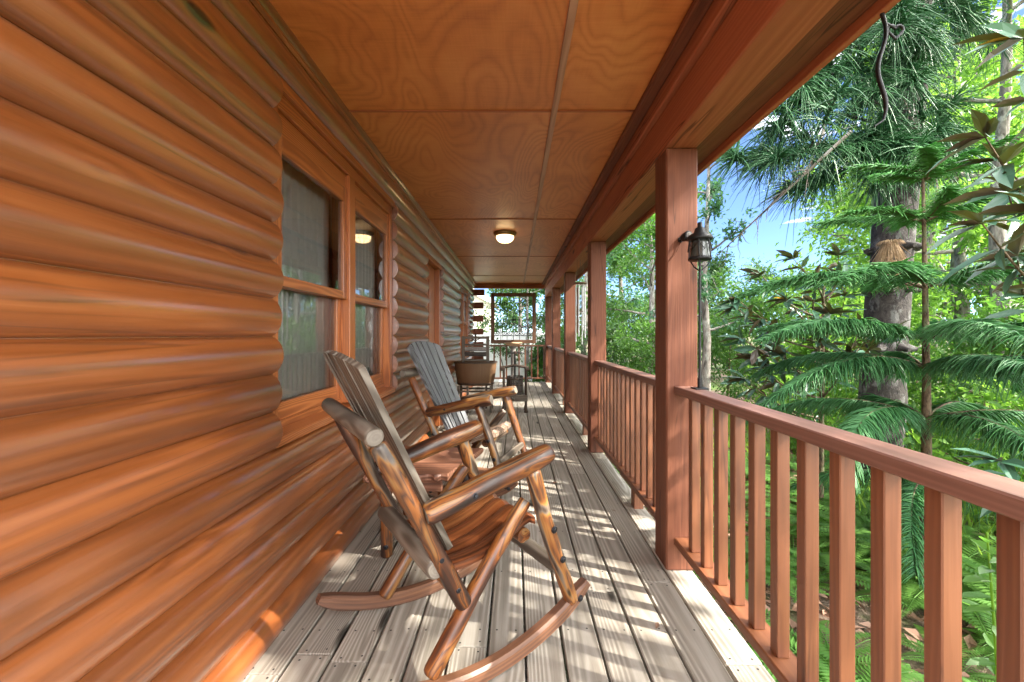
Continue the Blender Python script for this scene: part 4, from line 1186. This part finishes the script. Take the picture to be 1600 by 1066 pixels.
# --- big-leaved magnolias
def magnolia(name, base, tips, ls, label, nw=8, stemr=.03):
    T = empty(name, (base[0], base[1], GZ), label, 'tree')
    tm = MB(); lm = MB(); B = Vector((base[0], base[1], GZ))
    zt = max(t[2] for t in tips)-GZ
    trunk = line((0, 0, -.05), (rng.uniform(-.08, .08), .05, zt*.9), 8, wig=.06)
    tube(tm, trunk, [stemr*(1-.08*i) for i in range(9)], 10, wob=.05)
    for (x, y, z) in tips:
        tip = Vector((x, y, z))-B
        f = min(.95, max(.1, (tip.z-.35)/(zt*.9)))*8; k = min(7, int(f)); b = trunk[k].lerp(trunk[k+1], f-k)
        P2 = line(b, tip, 7, sag=.06, wig=.06)
        tube(tm, P2, [stemr*.4*(1-.11*q) for q in range(8)], 6)
        dirv = np.array((tip-b).normalized())
        C, D = [], []
        for (q, m_) in ((7, nw), (6, 3), (5, 3), (4, 2)):
            for j in range(m_):
                a = j*2.4+q; p = P2[q]
                e = np.cross(dirv, [0, 0, 1.]); e = e/np.linalg.norm(e); u = np.cross(e, dirv)
                C.append(list(p)); D.append(dirv*(.8 if q == 7 else .5)+e*math.cos(a)*.9+u*math.sin(a)*.45+np.array([rng.gauss(-.12, .15), rng.gauss(0, .15), rng.gauss(-.25, .25)]))
        C = np.array(C); D = np.array(D); n = len(C)
        Nn = np.tile([[0, 0, 1.]], (n, 1))+nr.randn(n, 3)*.45
        LL = ls*(.6+.65*nr.rand(n))
        leaves(lm, C, D, Nn, LL, LL*.34, fold=.14, curve=.22)
        if rng.random() < .10:
            leaves(lm, C[:1], D[:1]+.3, Nn[:1], LL[:1]*.7, LL[:1]*.3, mat=1, curve=.2)
    tm.build('trunk', M['bark_young'], T)
    lm.build('crown', [M['lf_magn'], leafmat(name+'_old_leaf', (.5, .28, .03), (.55, .36, .05), trans=.4)], T)
def W3(px, py, Y): return ((px-804)*Y/650, Y, 1.15-(py-523)*Y/650)
magnolia('magnolia_tree', (2.95, 2.05), [W3(1540, 215, 1.65), W3(1575, 300, 1.75), W3(1535, 350, 1.6), W3(1590, 400, 1.75), W3(1600, 60, 1.7), W3(1560, 250, 2.0), W3(1565, 720, 1.75), W3(1620, 330, 1.6)], .18, 'magnolia with large leathery green and brown leaves at the right edge', 6)
tp_ = [W3(1150, 480, 3.4), W3(1190, 430, 3.5), W3(1230, 470, 3.4), W3(1240, 405, 3.6), W3(1160, 530, 3.3), W3(1275, 440, 3.3), W3(1310, 400, 3.6), W3(1280, 520, 3.3), W3(1215, 540, 3.5), W3(1330, 560, 3.4), W3(1180, 560, 3.6), W3(1390, 520, 3.5)]
tp_ += [W3(rng.uniform(1140, 1360), rng.uniform(430, 620), rng.uniform(3.2, 4.3)) for _ in range(16)]
magnolia('magnolia_shrub', (2.75, 3.75), tp_, .16, 'magnolia shrub with drooping dark leaves, just right of the nearest post', 9)

# --- broadleaf trees
G1 = 'trees beyond the railing'
leafy('leafy_tree', (3.25, 7.0), 5.4, .085, 1.8, .8, 2300, .085, M['lf_blue'], 'slim tree with smooth grey trunk just right of the nearest post', group=G1, seed=3, nl=12, skirt=.3)
leafy('leafy_tree', (6.6, 5.6), 8.0, .13, 2.2, 2.3, 9500, .105, M['lf_lime'], 'bright lime green tree at the upper right behind the magnolia', group=G1, seed=5, nl=17, skirt=.25)
leafy('leafy_tree', (9.3, 8.6), 9.5, .15, 1.8, 2.9, 11000, .12, M['lf_lime'], 'tall yellow green tree right behind the old conifer', group=G1, seed=8, nl=18, skirt=.3)
leafy('leafy_tree', (3.5, 10.5), 5.4, .12, 1.2, 2.1, 9000, .11, M['lf_mid'], 'dense mid green tree seen between the first and second posts', group=G1, seed=12, nl=15, skirt=.3)
leafy('leafy_tree', (2.2, 13.6), 6.2, .12, 1.0, 1.9, 8000, .12, M['lf_blue'], 'cool green tree seen between the second and third posts', group=G1, seed=15, nl=14, skirt=.3)
leafy('leafy_tree', (.35, 12.3), 4.6, .06, .9, 1.5, 6500, .10, M['lf_dark'], 'thin dark leaved tree behind the hanging window frame', group=G1, seed=17, nl=13, skirt=.1, gaps=.9)
leafy('leafy_tree', (12.6, 12.6), 10, .17, 2., 3.2, 11000, .16, M['lf_mid'], 'large green tree farther back behind the yellow green one', group=G1, seed=20, nl=17, skirt=.3)
leafy('leafy_tree', (14., 13.), 11, .17, 2., 3.4, 11000, .17, M['lf_lime'], 'distant light green tree at the far right', group=G1, seed=21, nl=17, skirt=.3)
leafy('leafy_tree', (6.8, 15.5), 3.9, .14, .8, 2.4, 8000, .16, M['lf_dark'], 'low dark green tree under the patch of blue sky', group=G1, seed=22, nl=14, skirt=.4)
leafy('leafy_tree', (4.6, 17.5), 8.0, .15, 1.5, 2.7, 8000, .17, M['lf_mid'], 'far green tree behind the slim grey trunk', group=G1, seed=24, nl=14, skirt=.3)
for k, (x_, y_, h_, r_, m_, lb) in enumerate(((.15, 16.2, 4.6, 1.7, 'lf_mid', 'far green tree behind the white fence, framed by the hanging window frame'), (2.4, 17.5, 6.5, 2.2, 'lf_mid', 'far green tree behind the fence, left of the far posts'), (13.6, 15.5, 8.5, 2.6, 'lf_mid', 'far green tree showing just right of the old conifer trunk'), (16.5, 17., 11., 3.6, 'lf_lime', 'far yellow green tree behind the tall lime one'),
        (13.2, 20., 4.6, 3., 'lf_dark', 'far dark green tree in the wood, left of the conifer'), (9.4, 20.5, 5.2, 3., 'lf_mid', 'far rounded tree low on the horizon under the sky patch'), (20.5, 18., 12, 3.8, 'lf_mid', 'far tall tree at the right edge of the wood'), (8.0, 7.4, 6.4, 1.7, 'lf_lime', 'bright young tree just right of the conifer trunk'))):
    leafy('leafy_tree', (x_, y_), h_, .14, .8, r_, 6000, .15, M[m_], lb, group=G1, seed=70+k, nl=15, skirt=.35, gaps=.7)
# trees standing to the right of the camera, which shade the deck
leafy('leafy_tree', (5.3, .9), 8.6, .13, 3.0, 2.2, 2500, .15, M['lf_mid'], 'shade tree standing right of the deck beside the camera', group=G1, seed=31, nl=16, skirt=.1)
leafy('leafy_tree', (5.9, -2.3), 9, .14, 2.8, 2.4, 2500, .15, M['lf_lime'], 'shade tree standing right of the deck behind the camera', group=G1, seed=33, nl=16, skirt=.1)
# --- understory shrubs
G2 = 'shrubs under the trees'
sh = [((4.3, 6.0), 1.5, .9, 'lf_lime', 'light green bush right of the lantern pole under the magnolia leaves'), ((5.2, 4.6), 1.7, 1.0, 'lf_mid', 'mid green bush behind the young pine'),
      ((5.9, 7.2), 2.1, 1.2, 'lf_lime', 'large bright bush left of the conifer trunk'), ((4.2, 3.1), 1.3, .85, 'lf_lime', 'bright low bush right of the conifer base'), ((2.9, 8.6), 1.9, 1.0, 'lf_mid', 'round bush showing between the first two posts'),
      ((2.2, 9.9), 1.8, .9, 'lf_dark', 'dark bush showing low between the second and third posts'), ((7.6, 5.4), 1.9, 1.3, 'lf_mid', 'wide green bush at the right behind the young pine'), ((.75, 12.3), 1.3, .45, 'lf_mid', 'small leafy bush in front of the white fence'),
      ((3.6, 12.5), 2.2, 1.3, 'lf_dark', 'dark rounded bush far behind the slim grey trunk'), ((5.4, 10.5), 2.3, 1.3, 'lf_mid', 'tall bush below the patch of blue sky'), ((8.6, 9.5), 2.4, 1.5, 'lf_dark', 'dark bush behind the conifer trunk'), ((-1.9, 12.4), 2.1, .7, 'lf_mid', 'bush by the corner of the log wall'),
      ((4.7, 7.9), 2.3, 1.1, 'lf_mid', 'leafy bush right behind the magnolia shrub'), ((5.0, 5.7), 2.2, 1.1, 'lf_lime', 'sunny bush touching the left side of the conifer trunk'), ((6.4, 4.3), 2.6, 1.3, 'lf_lime', 'tall sunny bush behind the right boughs of the young pine'),
      ((8.2, 6.9), 3.0, 1.6, 'lf_mid', 'big bush filling the gap between the conifer and the lime green tree'), ((7.3, 10.6), 2.8, 1.6, 'lf_lime', 'broad bright bush far behind the conifer trunk'), ((4.0, 14.5), 2.6, 1.5, 'lf_mid', 'far bush beside the slim grey trunk'), ((1.3, 12.9), 2.0, .9, 'lf_mid', 'bush behind the far corner post')]
for k, (xy, h, r, m_, lb) in enumerate(sh):
    leafy('shrub', xy, h, .03, .15, r, 3600, .085, M[m_], lb, 'shrub', G2, bark='bark_young', nl=14, seed=50+k, skirt=.1, clump=.5, up=.3)

# --- ferns, copied from three prototypes
def fern_mesh(seed, nf=13, L=.5):
    r = random.Random(seed); mb = MB()
    for i in range(nf):
        a = 2*PI*i/nf+r.uniform(-.25, .25); LL = L*r.uniform(.7, 1.15); rise = r.uniform(.55, 1.15)
        K = 15; pts = []
        for q in range(K+1):
            t = q/K; pts.append(np.array([math.cos(a)*LL*t, math.sin(a)*LL*t, LL*(rise*t-1.05*rise*t*t*.72)]))
        side = np.array([-math.sin(a), math.cos(a), 0])
        C, D, LN = [], [], []
        for q in range(1, K+1):
            fw = pts[q]-pts[q-1]; fw = fw/np.linalg.norm(fw)
            for h in (0, .5):
                t = (q-h)/K; p = pts[q]*(1-h)+pts[q-1]*h
                for s in (-1, 1):
                    C.append(p); D.append(side*s+fw*.35+np.array([0, 0, -.1])); LN.append(LL*.17*math.sin(PI*min(1, .12+t*.86))+.004)
        C = np.array(C); n = len(C); LN = np.array(LN)
        tinyleaves(mb, C, np.array(D), np.tile([[0, 0, 1.]], (n, 1)), LN, LL*.036, np.clip(r.random()*.7+.3*nr.rand(n), 0, 1), fold=.1)
        tube(mb, [Vector(p) for p in pts[::3]], .003, 4)
    return mb.mesh('fern', M['fern'])
FM = [fern_mesh(1), fern_mesh(2, 11, .42), fern_mesh(3, 15, .56)]
def gz(x, y): return GZ+.05*math.sin(x*1.3+y*.7)+.04*math.sin(x*.6-y*1.9)
fr = random.Random(5); cnt = 0
while cnt < 110:
    y = fr.uniform(.6, 6.5); x = fr.uniform(1.35, 1.35+y*1.15+.8)
    if x > 1.25*y+.9: continue
    if (x-2.0)**2+(y-1.7)**2 < .16: continue
    o = bpy.data.objects.new('fern', FM[cnt % 3]); col.objects.link(o)
    s = fr.uniform(.6, 1.15); o.location = (x, y, gz(x, y)-.01); o.rotation_euler = (0, 0, fr.uniform(0, 6.28)); o.scale = (s, s, s)
    tag(o, 'low green fern growing from the leaf litter below the railing', 'fern', 'ferns on the ground beyond the railing'); cnt += 1
# slender seedling in front of the balusters
mb = MB(); tube(mb, line((0, 0, -.02), (-.03, .02, 1.02), 8, wig=.02), [.007-.0005*i for i in range(9)], 6)
n = 26; C = np.stack([np.linspace(0, -.03, n)+nr.randn(n)*.01, nr.randn(n)*.01, np.linspace(.25, 1.02, n)], 1); D = rv(n)*np.array([[1, 1, .3]])
T = empty('seedling', (1.62, 1.38, gz(1.62, 1.38)), 'slender seedling with sparse leaves seen between the nearest balusters', 'plant')
mb.build('stem', M['grass'], T); mb = MB(); leaves(mb, C, D, np.tile([[0, 0, 1.]], (n, 1)), .10, .045); mb.build('foliage', M['lf_mid'], T)

# ground cover: leaf litter and grass (uncountable)
n = 9000
x = 1.0+7.*nr.rand(n)**1.4; y = -.2+9*nr.rand(n)
C = np.stack([x, y, GZ+.05*np.sin(x*1.3+y*.7)+.04*np.sin(x*.6-y*1.9)+.008+.03*nr.rand(n)], 1)
mb = MB(); D = rv(n)*np.array([[1, 1, .3]]); LL = .05+.07*nr.rand(n)
tinyleaves(mb, C, D, np.array([[0, 0, 1.]])+rv(n)*.55, LL, LL*.5, fold=.3)
tag(mb.build('leaf_litter', M['litter']), 'scattered brown dry leaves covering the ground under the trees', 'leaf litter', kind='stuff')
n = 15000
x = 1.6+9.*nr.rand(n); y = .8+11*nr.rand(n)
msk = (np.sin(x*1.9+1)+np.sin(y*2.3)+np.sin(x*.8-y*1.1)) > .1
x, y = x[msk], y[msk]; n = len(x)
C = np.stack([x, y, GZ+.05*np.sin(x*1.3+y*.7)+.04*np.sin(x*.6-y*1.9)], 1)
D = np.tile([[0, 0, 1.]], (n, 1))+rv(n)*.5; mb = MB()
leaves(mb, C, D, rv(n), .12+.26*nr.rand(n), .012+.012*nr.rand(n), fold=.2, curve=.3)
tag(mb.build('undergrowth_grass', M['grass']), 'uneven tufts of bright green grass between the shrubs', 'grass', kind='stuff')

# ------------------------------------------------------------------ light, sky, camera
SD = Vector((1, -.42, .98)).normalized()
sun = bpy.data.lights.new('sun', 'SUN'); sun.energy = 3.1; sun.angle = math.radians(.8); sun.color = (1, .93, .82)
so = bpy.data.objects.new('sun', sun); col.objects.link(so); so.rotation_euler = SD.to_track_quat('Z', 'Y').to_euler(); so.location = (8, -3, 12)
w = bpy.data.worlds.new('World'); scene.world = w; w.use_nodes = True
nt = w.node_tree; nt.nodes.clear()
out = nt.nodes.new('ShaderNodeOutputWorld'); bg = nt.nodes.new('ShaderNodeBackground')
sky = nt.nodes.new('ShaderNodeTexSky'); sky.sky_type = 'NISHITA'; sky.sun_disc = False
sky.sun_elevation = math.asin(SD.z); sky.sun_rotation = math.atan2(SD.x, SD.y)
sky.air_density = .55; sky.dust_density = .2; sky.ozone_density = 4.; sky.altitude = 1500
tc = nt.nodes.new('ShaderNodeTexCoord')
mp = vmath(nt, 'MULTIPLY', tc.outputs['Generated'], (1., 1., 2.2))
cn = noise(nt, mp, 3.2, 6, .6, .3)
# unseen clouds added behind and above the camera for fill light; blue stays ahead
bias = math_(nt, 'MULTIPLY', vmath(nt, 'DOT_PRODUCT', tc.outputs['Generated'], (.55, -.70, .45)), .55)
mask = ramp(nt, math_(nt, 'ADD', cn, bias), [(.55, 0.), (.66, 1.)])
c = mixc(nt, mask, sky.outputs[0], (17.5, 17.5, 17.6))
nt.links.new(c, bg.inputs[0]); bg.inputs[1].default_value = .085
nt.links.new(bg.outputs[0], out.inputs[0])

cam = bpy.data.cameras.new('camera'); co = bpy.data.objects.new('camera', cam); col.objects.link(co)
co.location = (0, 0, 1.15); co.rotation_euler = (PI/2, 0, 0)
cam.sensor_width = 36; cam.lens = 36*650/1600; cam.shift_x = -4/1600; cam.shift_y = -10/1600
cam.clip_start = .02; cam.clip_end = 2000
scene.camera = co
scene.view_settings.view_transform = 'Standard'; scene.view_settings.look = 'None'
scene.view_settings.exposure = 2.6; scene.view_settings.gamma = 1
cy = scene.cycles
cy.use_denoising = True; cy.max_bounces = 7; cy.diffuse_bounces = 4; cy.glossy_bounces = 3; cy.transmission_bounces = 6; cy.transparent_max_bounces = 16
cy.sample_clamp_indirect = 8; cy.caustics_reflective = False; cy.caustics_refractive = False; cy.use_light_tree = False
